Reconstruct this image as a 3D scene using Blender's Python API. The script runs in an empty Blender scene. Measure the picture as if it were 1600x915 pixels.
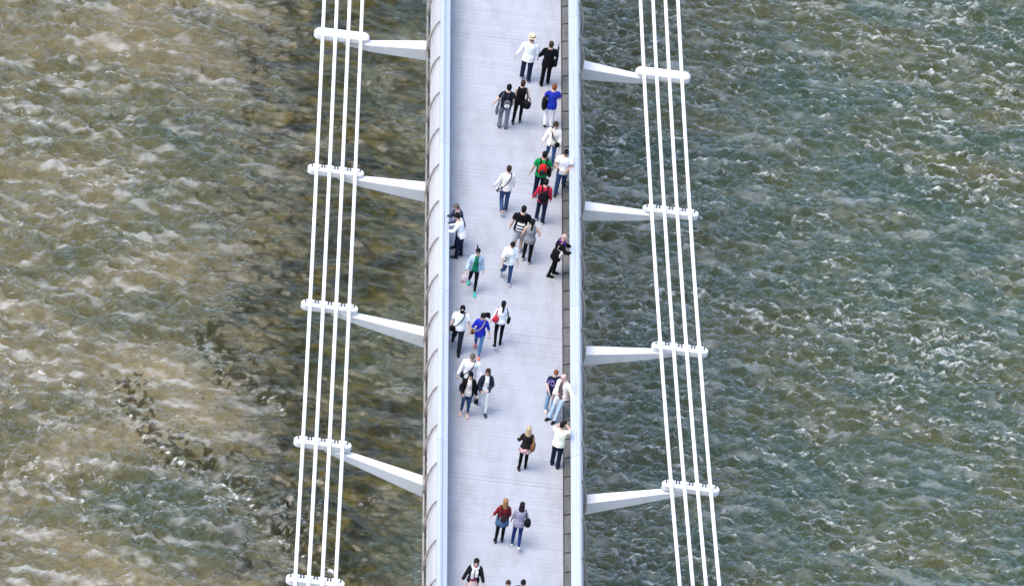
import bpy, bmesh, math, random
import numpy as np
from mathutils import Vector, Matrix

random.seed(7)
rng = np.random.default_rng(11)
scene = bpy.context.scene
col = scene.collection

# ------------------------------------------------------------------ camera
cam_data = bpy.data.cameras.new("camera")
cam = bpy.data.objects.new("camera", cam_data)
col.objects.link(cam)
CR = Vector((0.989106785, 0.000171275, 0.147199653))
CU = Vector((-0.11898544, 0.58966454, 0.79883552))
CF = Vector((0.0866616, 0.80764825, -0.58326158))
CP = Vector((-41.14081658, -387.64632393, 278.53681181))
m = Matrix.Identity(4)
for i in range(3):
    m[i][0], m[i][1], m[i][2], m[i][3] = CR[i], CU[i], -CF[i], CP[i]
cam.matrix_world = m
cam_data.sensor_fit = 'HORIZONTAL'
cam_data.sensor_width = 36.0
cam_data.lens = 23106.889 * 36.0 / 1600.0
cam_data.clip_start = 5.0
cam_data.clip_end = 9000.0
scene.camera = cam

# ------------------------------------------------------------------ light
SUN_EL, SUN_AZ = math.radians(64), math.radians(-112)     # azimuth from +Y towards +X
sd = Vector((math.sin(SUN_AZ) * math.cos(SUN_EL), math.cos(SUN_AZ) * math.cos(SUN_EL), math.sin(SUN_EL)))
world = bpy.data.worlds.new("World")
scene.world = world
world.use_nodes = True
wn = world.node_tree
bg = wn.nodes['Background']
sky = wn.nodes.new('ShaderNodeTexSky')
sky.sky_type = 'NISHITA'
sky.sun_disc = False
sky.sun_elevation = SUN_EL
sky.sun_rotation = SUN_AZ
sky.air_density = 1.0
sky.dust_density = 2.0
sky.ozone_density = 1.0
wn.links.new(sky.outputs['Color'], bg.inputs['Color'])
bg.inputs['Strength'].default_value = 0.15
sun_data = bpy.data.lights.new("sun", 'SUN')
sun_data.energy = 1.1
sun_data.angle = math.radians(32)
sun_data.color = (1.0, 0.93, 0.83)
sun = bpy.data.objects.new("sun", sun_data)
sun.rotation_euler = (-sd).to_track_quat('-Z', 'Y').to_euler()
col.objects.link(sun)
scene.view_settings.view_transform = 'Standard'
scene.view_settings.look = 'None'
scene.view_settings.gamma = 1.0
scene.view_settings.use_curve_mapping = False
scene.view_settings.exposure = 1.5

# ------------------------------------------------------------------ helpers
def tag(o, label=None, cat=None, group=None, kind=None):
    if label: o["label"] = label
    if cat: o["category"] = cat
    if group: o["group"] = group
    if kind: o["kind"] = kind
    return o

def empty(name, loc=(0, 0, 0), rz=0.0, parent=None):
    o = bpy.data.objects.new(name, None)
    o.location = loc
    o.rotation_euler = (0, 0, rz)
    o.empty_display_size = 0.2
    col.objects.link(o)
    if parent: o.parent = parent
    return o

def link(name, me, mat=None, parent=None, loc=None):
    o = bpy.data.objects.new(name, me)
    if mat is not None and len(me.materials) == 0: me.materials.append(mat)
    if loc is not None: o.location = loc
    if parent: o.parent = parent
    col.objects.link(o)
    return o

def pymesh(name, v, f, smooth=False):
    me = bpy.data.meshes.new(name)
    me.from_pydata([tuple(map(float, a)) for a in v], [], f)
    if smooth: me.polygons.foreach_set('use_smooth', [True] * len(me.polygons))
    me.update()
    return me

class Geo:
    """collects rings and boxes as plain vertex and face lists"""
    def __init__(s): s.v = []; s.f = []; s.m = []
    def rings(s, rings, cap=True, closed=True, mi=0):
        n = len(rings[0]); b = len(s.v)
        for r in rings: s.v.extend([tuple(map(float, p)) for p in r])
        for i in range(len(rings) - 1):
            for j in range(n if closed else n - 1):
                k = (j + 1) % n
                s.f.append((b + i * n + j, b + i * n + k, b + (i + 1) * n + k, b + (i + 1) * n + j)); s.m.append(mi)
        if cap and closed:
            s.f.append(tuple(b + j for j in reversed(range(n)))); s.m.append(mi)
            s.f.append(tuple(b + (len(rings) - 1) * n + j for j in range(n))); s.m.append(mi)
        return s
    def loft(s, secs, n=12, cap=True, p=2.0, mi=0):
        """secs: (centre, side vec, front vec, rx, ry)"""
        R = []
        for c, a, b, rx, ry in secs:
            ring = []
            for j in range(n):
                t = 2 * math.pi * j / n
                ct, st = math.cos(t), math.sin(t)
                e = 2.0 / p
                x = math.copysign(abs(ct) ** e, ct) * rx; y = math.copysign(abs(st) ** e, st) * ry
                ring.append(np.asarray(c) + np.asarray(a) * x + np.asarray(b) * y)
            R.append(ring)
        return s.rings(R, cap=cap, mi=mi)
    def tube(s, pts, rad, n=8, ref=(0, 0, 1), flat=1.0, mi=0):
        pts = [np.asarray(q, float) for q in pts]
        secs = []
        for i, q in enumerate(pts):
            d = pts[min(i + 1, len(pts) - 1)] - pts[max(i - 1, 0)]
            d = d / (np.linalg.norm(d) + 1e-9)
            a = np.cross(d, ref)
            if np.linalg.norm(a) < 1e-3: a = np.cross(d, (0, 1, 0.1))
            a = a / np.linalg.norm(a); b = np.cross(a, d)
            r = rad[i] if hasattr(rad, '__len__') else rad
            secs.append((q, a, b, r, r * flat))
        return s.loft(secs, n=n, mi=mi)
    def box(s, x0, x1, y0, y1, z0, z1, mi=0):
        return s.rings([[(x0, y0, z0), (x1, y0, z0), (x1, y1, z0), (x0, y1, z0)],
                        [(x0, y0, z1), (x1, y0, z1), (x1, y1, z1), (x0, y1, z1)]], mi=mi)
    def ball(s, c, r, n=10, m=6, mi=0, ax=None):
        A = np.eye(3) if ax is None else ax
        secs = []
        for i in range(m + 1):
            t = -math.pi / 2 + math.pi * i / m
            k = max(math.cos(t), 0.04)
            secs.append((np.asarray(c) + A[2] * r[2] * math.sin(t), A[0], A[1], r[0] * k, r[1] * k))
        return s.loft(secs, n=n, mi=mi)
    def mesh(s, name, smooth=False, mats=None):
        me = pymesh(name, s.v, s.f, smooth)
        if mats:
            for q in mats: me.materials.append(q)
            me.polygons.foreach_set('material_index', s.m)
        return me

def bevelled(me, w=0.01, seg=2):
    bm = bmesh.new(); bm.from_mesh(me)
    bmesh.ops.bevel(bm, geom=[e for e in bm.edges if e.calc_face_angle(0) > 0.5], offset=w, segments=seg, affect='EDGES', profile=0.5, clamp_overlap=True)
    bm.to_mesh(me); bm.free()
    return me

# ------------------------------------------------------------------ materials
def newmat(name):
    mt = bpy.data.materials.new(name); mt.use_nodes = True
    return mt, mt.node_tree, mt.node_tree.nodes['Principled BSDF']

def metal_paint(name, c, rough=0.4, metallic=0.0, dirt=0.12, scale=3.0, stretch=(1, 1, 1), bump=0.0, var=0.06):
    mt, nt, b = newmat(name)
    tc = nt.nodes.new('ShaderNodeTexCoord'); mp = nt.nodes.new('ShaderNodeMapping')
    geo = nt.nodes.new('ShaderNodeNewGeometry')
    nt.links.new(geo.outputs['Position'], mp.inputs['Vector'])
    mp.inputs['Scale'].default_value = stretch
    n1 = nt.nodes.new('ShaderNodeTexNoise'); n1.inputs['Scale'].default_value = scale; n1.inputs['Detail'].default_value = 6; n1.inputs['Roughness'].default_value = 0.65
    nt.links.new(mp.outputs['Vector'], n1.inputs['Vector'])
    oi = nt.nodes.new('ShaderNodeObjectInfo')
    mx = nt.nodes.new('ShaderNodeMix'); mx.data_type = 'RGBA'
    mx.inputs[6].default_value = (*c, 1); mx.inputs[7].default_value = (c[0] * (1 - dirt * 2.2), c[1] * (1 - dirt * 2.3), c[2] * (1 - dirt * 2.6), 1)
    rp = nt.nodes.new('ShaderNodeMapRange'); rp.inputs[1].default_value = 0.45; rp.inputs[2].default_value = 0.75
    nt.links.new(n1.outputs['Fac'], rp.inputs[0]); nt.links.new(rp.outputs[0], mx.inputs[0])
    hs = nt.nodes.new('ShaderNodeHueSaturation')
    mr = nt.nodes.new('ShaderNodeMapRange'); mr.inputs[3].default_value = 1 - var; mr.inputs[4].default_value = 1 + var
    nt.links.new(oi.outputs['Random'], mr.inputs[0]); nt.links.new(mr.outputs[0], hs.inputs['Value'])
    nt.links.new(mx.outputs[2], hs.inputs['Color']); nt.links.new(hs.outputs['Color'], b.inputs['Base Color'])
    b.inputs['Roughness'].default_value = rough; b.inputs['Metallic'].default_value = metallic
    if bump:
        bp = nt.nodes.new('ShaderNodeBump'); bp.inputs['Strength'].default_value = bump; bp.inputs['Distance'].default_value = 0.01
        nt.links.new(n1.outputs['Fac'], bp.inputs['Height']); nt.links.new(bp.outputs['Normal'], b.inputs['Normal'])
    return mt

M_white = metal_paint('white_painted_steel', (0.63, 0.63, 0.635), 0.35, dirt=0.05, scale=2.5)
M_cable = metal_paint('white_cable_sheath', (0.72, 0.715, 0.71), 0.45, dirt=0.04, scale=6, stretch=(1, 0.15, 1))
M_plank = metal_paint('anodised_aluminium_plank', (0.332, 0.342, 0.374), 0.5, 0.0, dirt=0.09, scale=1.1, stretch=(1.6, 0.45, 1), var=0.03)
M_under = metal_paint('dark_underside_steel', (0.10, 0.10, 0.11), 0.6, dirt=0.2)
M_kerb = metal_paint('weathered_grey_plate', (0.10, 0.098, 0.094), 0.55, dirt=0.24, scale=5, stretch=(2, 0.6, 1), var=0.16)
M_rail = metal_paint('brushed_stainless_rail', (0.47, 0.50, 0.55), 0.32, 0.35, dirt=0.05, scale=4, stretch=(6, 0.1, 6))
M_screen = metal_paint('stainless_screen', (0.40, 0.395, 0.41), 0.38, 0.25, dirt=0.06, scale=5, stretch=(8, 0.1, 8))
M_post = metal_paint('bare_bracket_steel', (0.32, 0.29, 0.265), 0.45, 0.3, dirt=0.25, scale=9)
M_edge = metal_paint('edge_tube_steel', (0.22, 0.21, 0.20), 0.5, 0.2, dirt=0.25, scale=6, stretch=(4, 0.5, 4))
M_dark = metal_paint('dark_rubber', (0.035, 0.035, 0.04), 0.7)
# fine transverse ribs on the planks
nt = M_plank.node_tree
wv = nt.nodes.new('ShaderNodeTexWave'); wv.wave_type = 'BANDS'; wv.bands_direction = 'Y'; wv.inputs['Scale'].default_value = 5.2; wv.inputs['Distortion'].default_value = 0.0
gp = nt.nodes.new('ShaderNodeNewGeometry'); nt.links.new(gp.outputs['Position'], wv.inputs['Vector'])
bp = nt.nodes.new('ShaderNodeBump'); bp.inputs['Strength'].default_value = 0.35; bp.inputs['Distance'].default_value = 0.012
nt.links.new(wv.outputs['Fac'], bp.inputs['Height']); nt.links.new(bp.outputs['Normal'], nt.nodes['Principled BSDF'].inputs['Normal'])

# ------------------------------------------------------------------ river
WZ = -12.0
def ocean(N, L, peak, direction, spread, rms, seed, slope=4.0, low=0.05):
    g = np.random.default_rng(seed)
    k1 = np.fft.fftfreq(N, L / N) * 2 * np.pi
    kx, ky = np.meshgrid(k1, k1, indexing='xy')
    k = np.hypot(kx, ky); k[0, 0] = 1e-6
    kp = 2 * np.pi / peak
    c = (kx * math.cos(direction) + ky * math.sin(direction)) / k
    P = np.exp(-1.25 * (kp / k) ** 2) / k ** slope * (low + (1 - low) * np.abs(c) ** spread) * np.exp(-(k * 0.035) ** 2)
    P[0, 0] = 0
    h = (g.normal(size=(N, N)) + 1j * g.normal(size=(N, N))) * np.sqrt(P)
    H = np.fft.ifft2(h); Z = H.real
    sc = rms / Z.std()
    hx = np.fft.ifft2(-1j * kx / k * h).real * sc; hy = np.fft.ifft2(-1j * ky / k * h).real * sc
    return Z * sc, hx, hy

N, L = 640, 51.2
X0, Y0 = -24.0, -12.0
ax = X0 + np.arange(N) * L / N
ay = Y0 + np.arange(N) * L / N
z1, hx1, hy1 = ocean(N, L, 0.62, math.radians(80), 5.0, 0.066, 3, slope=3.4, low=0.05)     # wind chop
z2, hx2, hy2 = ocean(N, L, 6.0, math.radians(70), 1.5, 0.075, 5, slope=4.5, low=0.3)     # slow swell and boils
z3, hx3, hy3 = ocean(N, L, 0.42, math.radians(100), 3.5, 0.022, 9, slope=3.1, low=0.2)   # ripples
z4, hx4, hy4 = ocean(N, L, 1.5, math.radians(85), 2.5, 0.070, 21, slope=3.8, low=0.15)   # gentle waves on the lee side
nz, _, _ = ocean(N, L, 11.0, 0.3, 0.0, 1.0, 31, slope=3.4, low=1.0)
nz2, _, _ = ocean(N, L, 3.0, 0.3, 0.0, 1.0, 33, slope=3.0, low=1.0)
GX, GY = np.meshgrid(ax, ay, indexing='xy')
wind = 1 / (1 + np.exp(-(GX - 2.0 + 1.6 * nz) / 3.2))            # 0 on the sheltered side, 1 on the windy side
gust = np.clip(0.95 + 0.22 * nz + 0.12 * nz2, 0.5, 1.5)
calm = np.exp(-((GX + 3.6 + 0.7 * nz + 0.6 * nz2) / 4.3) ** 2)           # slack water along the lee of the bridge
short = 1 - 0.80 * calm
Z = short * z1 * (0.62 + 0.38 * wind) * gust + z2 * (0.9 - 0.25 * wind) * (1 - 0.4 * calm) + z3 * short * (1.0 + 0.2 * wind) * np.clip(0.9 + 0.4 * nz2, 0.2, 1.8) + z4 * (1.15 - 0.7 * wind) * short
DX = -(hx1 * (0.2 + 0.8 * wind) * gust + hx3) * 0.28
DY = -(hy1 * (0.2 + 0.8 * wind) * gust + hy3) * 0.28
rc = np.hypot(GX + 5.0 + 1.2 * nz, (GY - 16.0) * 1.05 + 0.8 * nz)       # wake rings curling away upstream of the pier
arc = np.exp(-((rc - 16.5) / 4.0) ** 2) * (GX < 0) * np.clip((-GX - 2) / 3, 0, 1) * np.clip((10 - GY) / 5, 0, 1)
Z = Z + arc * 0.075 * np.sin(rc * 2 * np.pi / 1.35 + 1.3 * nz2) * np.clip(0.8 + 0.5 * nz2, 0.1, 1.6)
edge = np.minimum.reduce([GX - ax[0], ax[-1] - GX, GY - ay[0], ay[-1] - GY])
fade = np.clip(edge / 1.5, 0, 1); fade = fade * fade * (3 - 2 * fade)
Z *= fade; DX *= fade; DY *= fade
# foam lines drifting off the bridge pier, ragged by noise
foam_glint = np.zeros_like(GX)
LINES = [([(-8.5, 9.9), (-7.8, 8.3), (-6.8, 7.6), (-5.7, 6.5)], 1.0),
         ([(-11.3, 6.5), (-10.5, 4.5), (-9.3, 3.3), (-8.0, 2.4), (-6.5, 1.1)], 1.0),
         ([(-17, 8.2), (-15.2, 7.5), (-13.9, 7.0), (-12.1, 6.0), (-10.8, 5.2)], 0.75),
         ([(-17, 4.2), (-15.0, 2.9), (-13.3, 1.3), (-12.0, -0.3), (-10.7, -1.0)], 0.75),
         ([(-6.5, 0.0), (-5.0, -1.2), (-3.7, -2.2)], 0.9), ([(-16.5, 21.8), (-14.9, 21.6), (-14.2, 21.2)], 0.8)]
def polydist(pts, wob):
    D = np.full_like(GX, 1e3); S = np.zeros_like(GX)
    for (xa, ya), (xb, yb) in zip(pts[:-1], pts[1:]):
        dx, dy = xb - xa, yb - ya; l2 = dx * dx + dy * dy
        t = np.clip(((GX - xa) * dx + (GY - ya) * dy) / l2, 0, 1)
        px, py = GX - xa - t * dx, GY - ya - t * dy
        d = np.hypot(px, py * 0.8 + wob)
        D = np.minimum(D, d)
    return D
fz = z3 / z3.std(); f1 = z1 / z1.std()
for pts, a in LINES:
    d = polydist(pts, 0.10 * nz2)
    foam_glint = np.maximum(foam_glint, a * np.clip(1.2 - d / (0.10 + 0.06 * np.clip(f1, -1, 2)), 0, 1) * np.clip(0.8 + 0.3 * fz, 0, 1))
    foam_glint = np.maximum(foam_glint, a * 0.42 * np.clip(1.1 - d / 0.8, 0, 1)); foam_glint = np.maximum(foam_glint, a * 0.6 * np.clip(fz * 1.3 - 1.9, 0, 1) * np.clip(1.2 - d / 0.9, 0, 1))
# ragged dark reflections painted into the water along the foam lines and slack water
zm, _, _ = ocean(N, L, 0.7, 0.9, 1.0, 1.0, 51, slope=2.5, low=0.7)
dark_refl = np.zeros_like(GX)
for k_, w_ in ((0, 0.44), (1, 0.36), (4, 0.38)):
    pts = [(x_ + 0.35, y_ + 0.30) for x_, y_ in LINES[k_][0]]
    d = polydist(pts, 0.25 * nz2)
    dark_refl = np.maximum(dark_refl, np.clip((w_ * (1.0 + 0.9 * zm) - d) / 0.14, 0, 1))
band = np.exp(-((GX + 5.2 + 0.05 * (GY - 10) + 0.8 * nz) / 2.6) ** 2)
dark_refl = np.maximum(dark_refl, np.clip((band * 1.1 + 0.5 * zm + 0.35 * nz2 - 1.05) / 0.7, 0, 1) * 0.8)
dark_refl = dark_refl * fade
# whitecaps and painted sky glints on long crests: thin white streaks on the windy side, fewer and softer ones on the sheltered side
zc, _, _ = ocean(N, L, 0.45, math.radians(77), 16.0, 1.0, 41, slope=3.2, low=0.0)
zd, _, _ = ocean(N, L, 0.60, math.radians(86), 10.0, 1.0, 43, slope=3.6, low=0.0)
cap = 0.68 * np.clip((zc + 0.5 * f1 + 0.40 * nz + 0.40 * nz2 + 1.0) / 3.8, 0, 0.9) * np.clip(wind * 1.5 - 0.15, 0, 1)
glint_cap2 = 0.62 * np.clip((zd + 0.6 * nz2 - 0.3 * nz + 0.6) / 3.4, 0, 0.8) * np.clip(1.2 - wind, 0.15, 1) * (1 - 0.8 * calm)
cap3 = 0.55 * arc * np.clip(np.sin(rc * 2 * np.pi / 1.35 + 1.3 * nz2 + 0.9) * 0.8 + 0.4 * nz2, 0, 1)
foam_glint = np.maximum(np.maximum(foam_glint, cap3), np.maximum(cap, glint_cap2))
foam_glint = np.clip(foam_glint, 0, 1) * fade * (1 - 0.55 * dark_refl)
ze, _, _ = ocean(N, L, 1.5, math.radians(84), 7.0, 1.0, 61, slope=3.2, low=0.02)
sheen_streak = np.clip((ze + 0.35 * nz2 - 0.2 * nz - 0.55) / 1.9, 0, 1) * (0.9 - 0.45 * wind) * (1 - 0.9 * calm) * fade    # soft pale sky sheen painted in broad streaks
xs = np.concatenate([[-4000, -1500, -500, -200, -90, -50, -34], ax, [34, 50, 90, 200, 500, 1500, 4000]])
ys = np.concatenate([[-4000, -1500, -500, -200, -90, -45, -22], ay, [46, 60, 100, 200, 500, 1500, 4000]])
pad = 7
def padded(A): return np.pad(A, pad)
NX, NY = len(xs), len(ys)
PX, PY = np.meshgrid(xs, ys, indexing='xy')
V = np.stack([PX + padded(DX), PY + padded(DY), WZ + padded(Z)], -1).reshape(-1, 3)
idx = np.arange(NX * NY).reshape(NY, NX)
Fq = np.stack([idx[:-1, :-1], idx[:-1, 1:], idx[1:, 1:], idx[1:, :-1]], -1).reshape(-1, 4)
me = bpy.data.meshes.new('river')
me.vertices.add(len(V)); me.vertices.foreach_set('co', V.astype(np.float32).ravel())
me.loops.add(Fq.size); me.loops.foreach_set('vertex_index', Fq.astype(np.int32).ravel())
me.polygons.add(len(Fq)); me.polygons.foreach_set('loop_start', np.arange(0, Fq.size, 4, dtype=np.int32))
me.polygons.foreach_set('loop_total', np.full(len(Fq), 4, dtype=np.int32))
me.polygons.foreach_set('use_smooth', np.ones(len(Fq), dtype=bool))
me.update(calc_edges=True)
for nm, A in (('foam_glint', padded(foam_glint)), ('dark_refl', padded(dark_refl)), ('sheen_streak', padded(sheen_streak)), ('ripple', padded((1 - 0.82 * calm) * fade) + 1 - padded(fade)), ('silt', padded(wind * fade) + 0.5 * (1 - padded(fade)))):
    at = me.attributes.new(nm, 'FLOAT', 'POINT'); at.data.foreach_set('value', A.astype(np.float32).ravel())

M_water, nt, b = newmat('river_water')
def node(t, **kw):
    n = nt.nodes.new(t)
    for k, v in kw.items(): setattr(n, k, v)
    return n
geo = node('ShaderNodeNewGeometry')
def noise(scale, detail, stretch=(1, 1, 1), rough=0.6, rot=0.0, dist=0.0):
    mp = node('ShaderNodeMapping'); mp.inputs['Scale'].default_value = stretch; mp.inputs['Rotation'].default_value = (0, 0, rot)
    nt.links.new(geo.outputs['Position'], mp.inputs['Vector'])
    n = node('ShaderNodeTexNoise'); n.inputs['Scale'].default_value = scale; n.inputs['Detail'].default_value = detail
    n.inputs['Roughness'].default_value = rough; n.inputs['Distortion'].default_value = dist
    nt.links.new(mp.outputs['Vector'], n.inputs['Vector'])
    return n.outputs['Fac']
def ramp(src, stops):
    r = node('ShaderNodeValToRGB'); e = r.color_ramp.elements
    e[0].position, e[0].color = stops[0][0], (*stops[0][1], 1); e[1].position, e[1].color = stops[-1][0], (*stops[-1][1], 1)
    for p_, c_ in stops[1:-1]:
        q = e.new(p_); q.color = (*c_, 1)
    nt.links.new(src, r.inputs[0]); return r.outputs[0]
def mix(a, bb, fac, mode='MIX'):
    x = node('ShaderNodeMix', data_type='RGBA', blend_type=mode)
    for s_, i in ((a, 6), (bb, 7)):
        if isinstance(s_, tuple): x.inputs[i].default_value = (*s_, 1)
        else: nt.links.new(s_, x.inputs[i])
    if isinstance(fac, float): x.inputs[0].default_value = fac
    else: nt.links.new(fac, x.inputs[0])
    return x.outputs[2]
def attr(nm):
    a = node('ShaderNodeAttribute', attribute_name=nm); return a.outputs['Fac']
big = noise(0.16, 5, (1, 1.5, 1), 0.6, 0.5, 0.6)
brown = ramp(big, [(0.30, (0.034, 0.044, 0.016)), (0.44, (0.064, 0.063, 0.022)), (0.56, (0.112, 0.096, 0.042)), (0.70, (0.165, 0.134, 0.068))])
refl_olive = ramp(noise(0.8, 6, (1, 1.4, 1), 0.7, 0.5, 0.8), [(0.36, (0.006, 0.005, 0.001)), (0.5, (0.028, 0.022, 0.001)), (0.62, (0.080, 0.060, 0.008))])  # olive darkened to paint the bridge's dark reflection into the water colour
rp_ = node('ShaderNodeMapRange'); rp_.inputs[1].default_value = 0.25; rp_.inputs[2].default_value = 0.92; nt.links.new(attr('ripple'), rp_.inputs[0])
brown = mix(refl_olive, brown, rp_.outputs[0])
teal = ramp(noise(0.22, 5, (1, 1.6, 1), 0.6, -0.3, 0.5), [(0.36, (0.022, 0.048, 0.027)), (0.50, (0.034, 0.051, 0.023)), (0.62, (0.050, 0.057, 0.020)), (0.76, (0.072, 0.068, 0.025))])
basec = mix(brown, teal, attr('silt'))
fine = noise(2.2, 8, (1, 2.4, 1), 0.8, 0.1)
basec = mix(basec, ramp(fine, [(0.32, (0.55, 0.58, 0.60)), (0.70, (1.45, 1.40, 1.35))]), 1.0, 'MULTIPLY')
def math_(op, a_, b_, clamp=False):
    q = node('ShaderNodeMath', operation=op); q.use_clamp = clamp
    for i_, x_ in enumerate((a_, b_)):
        if isinstance(x_, (int, float)): q.inputs[i_].default_value = x_
        else: nt.links.new(x_, q.inputs[i_])
    return q.outputs[0]
dark_refl_out = math_('MULTIPLY', math_('SUBTRACT', math_('ADD', math_('MULTIPLY', attr('dark_refl'), 0.9), noise(5.0, 7, (1, 1.7, 1), 0.8, 0.5, 0.4)), 0.90), 2.6, True)
dark_refl_out = math_('MULTIPLY', dark_refl_out, 0.8)
basec = mix(basec, (0.016, 0.015, 0.003), dark_refl_out)  # dark reflection patches put into the body colour
# foam and painted sky glints break into fine dashes lying across the wind
dash = noise(5.5, 5, (1, 2.7, 1), 0.62, 0.16, 0.3)
th = math_('SUBTRACT', 0.72, math_('MULTIPLY', attr('foam_glint'), 0.55))
foam_glint_out = math_('MULTIPLY', math_('MULTIPLY', math_('SUBTRACT', dash, th), 3.0, True), math_('ADD', math_('MULTIPLY', attr('foam_glint'), 0.95), 0.12, True))
foam_glint_out = math_('MAXIMUM', foam_glint_out, math_('MULTIPLY', math_('MULTIPLY', attr('sheen_streak'), 0.32), math_('ADD', dash, 0.35)))
# light scattered back from inside the turbid water does not follow the ripples; the mirror of the sky does
bsum = node('ShaderNodeMath', operation='ADD')
nt.links.new(noise(3.6, 4, (1, 2.6, 1), 0.65, 0.14), bsum.inputs[0])
b2 = node('ShaderNodeMath', operation='MULTIPLY'); nt.links.new(noise(13.0, 4, (1, 2.2, 1), 0.7, -0.05), b2.inputs[0]); b2.inputs[1].default_value = 0.5
nt.links.new(b2.outputs[0], bsum.inputs[1])
bp = node('ShaderNodeBump'); bp.inputs['Strength'].default_value = 1.0; bp.inputs['Distance'].default_value = 0.15
nt.links.new(bsum.outputs[0], bp.inputs['Height']); nt.links.new(attr('ripple'), bp.inputs['Strength'])
up = node('ShaderNodeCombineXYZ'); up.inputs[2].default_value = 1.0
body = node('ShaderNodeBsdfDiffuse'); nt.links.new(basec, body.inputs['Color']); nt.links.new(up.outputs[0], body.inputs['Normal'])
gl = node('ShaderNodeBsdfGlossy'); gl.inputs['Roughness'].default_value = 0.07; nt.links.new(bp.outputs['Normal'], gl.inputs['Normal'])
fn = node('ShaderNodeFresnel'); fn.inputs['IOR'].default_value = 1.6; nt.links.new(bp.outputs['Normal'], fn.inputs['Normal'])
mk = node('ShaderNodeMapRange'); mk.inputs[3].default_value = 1.0; mk.inputs[4].default_value = 0.3; nt.links.new(dark_refl_out, mk.inputs[0])  # sky mirror weakened where dark reflections are painted
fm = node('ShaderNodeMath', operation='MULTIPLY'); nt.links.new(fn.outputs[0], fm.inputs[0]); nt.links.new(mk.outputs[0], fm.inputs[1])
m1 = node('ShaderNodeMixShader'); nt.links.new(fm.outputs[0], m1.inputs[0]); nt.links.new(body.outputs[0], m1.inputs[1]); nt.links.new(gl.outputs[0], m1.inputs[2])
fd = node('ShaderNodeBsdfDiffuse'); fd.inputs['Color'].default_value = (0.74, 0.75, 0.74, 1)
m2 = node('ShaderNodeMixShader'); nt.links.new(foam_glint_out, m2.inputs[0]); nt.links.new(m1.outputs[0], m2.inputs[1]); nt.links.new(fd.outputs[0], m2.inputs[2])
nt.links.new(m2.outputs[0], nt.nodes['Material Output'].inputs['Surface']); nt.nodes.remove(b)
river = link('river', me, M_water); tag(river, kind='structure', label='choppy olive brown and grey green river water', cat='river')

# ------------------------------------------------------------------ footbridge
bridge = empty('footbridge')
tag(bridge, 'pale aluminium footbridge with white suspension cables on outrigger arms above the river', 'bridge')
YA, YB = -34.0, 62.0

# deck: cross planks on a dark underframe
deck_g = Geo()
deck_g.box(-2.3, 2.3, YA, YB, -0.30, -0.060)
for s in (-1, 1):
    deck_g.tube([(s * 1.95, YA, -0.55), (s * 1.95, YB, -0.55)], 0.2, n=12)
deck = link('deck', deck_g.mesh('deck'), M_under, bridge)
g = Geo(); g.box(-1.885, 1.885, -0.0985, 0.0985, -0.05, 0.0)
plank_me = bevelled(g.mesh('plank'), 0.005, 1); plank_me.materials.append(M_plank)
JOINTS = [-11.9, -12.24, -4.2, -4.5, 4.46, 4.16, 12.04, 12.34]
y = YA + 0.1; far = Geo()
while y < YB - 0.1:
    if -21.0 < y < 17.5:
        link('plank', plank_me, None, deck, (0, y, 0.0015 * math.sin(y * 37.0)))
    else:
        far.box(-1.885, 1.885, y - 0.0975, y + 0.0975, -0.05, 0.0)
    y += 0.2 if not any(abs(y + 0.1 - j) < 0.1 for j in JOINTS) else 0.208
tag(link('planks_beyond', far.mesh('planks_beyond'), M_plank, deck), kind='stuff')
g = Geo()
for s in (1,):
    g.rings([[(1.905, -0.465, -0.03), (1.93, -0.465, 0.07), (2.30, -0.465, 0.17), (2.30, -0.465, -0.05)],
             [(1.905, 0.465, -0.03), (1.93, 0.465, 0.07), (2.30, 0.465, 0.17), (2.30, 0.465, -0.05)]])
kerb_me = bevelled(g.mesh('kerb_plate'), 0.008, 1); kerb_me.materials.append(M_kerb)
for i in range(-21, 19):
    for s in (1, -1):
        o = link('kerb_plate', kerb_me, None, deck, (0, i + 0.9, 0.004 * math.sin(i * 5.1)))
        if s < 0: o.rotation_euler = (0, 0, math.pi)

# balustrades
def mirror(v, s): return [(s * x, yy, z) for x, yy, z in v]
def profile_mesh(name, prof, y0, y1, s, closed=True, steps=1):
    g = Geo()
    R = []
    for i in range(steps + 1):
        yy = y0 + (y1 - y0) * i / steps
        R.append([(s * x, yy, z) for x, z in (prof if s > 0 else prof[::-1])])
    g.rings(R, cap=closed, closed=closed)
    return g
RAIL = [(1.97, 1.055), (1.97, 1.075), (2.115, 1.105)]
for i in range(9):
    t = math.radians(165 - i * 37)
    RAIL.append((2.215 + 0.095 * math.cos(t), 1.09 + 0.085 * math.sin(t)))
def screen_profile():
    P = []
    cp = [(2.27, 1.02), (2.36, 0.80), (2.415, 0.52), (2.44, 0.22), (2.445, 0.02)]
    K = 26
    for i in range(K + 1):
        t = i / K * (len(cp) - 1); j = min(int(t), len(cp) - 2); q = t - j
        x = cp[j][0] * (1 - q) + cp[j + 1][0] * q; z = cp[j][1] * (1 - q) + cp[j + 1][1] * q
        off = 0.028 if i % 2 else 0.0
        P.append((x + off, z))
    return P
SCR = screen_profile(); SCR_IN = [(x - 0.035, z) for x, z in SCR[::-1]]
POST = [(2.235, 1.165), (2.33, 1.06), (2.43, 0.86), (2.515, 0.58), (2.565, 0.28), (2.575, 0.02), (2.54, -0.22), (2.44, -0.40)]
POSTR = [0.026, 0.03, 0.034, 0.040, 0.048, 0.056, 0.062, 0.05]
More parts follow.
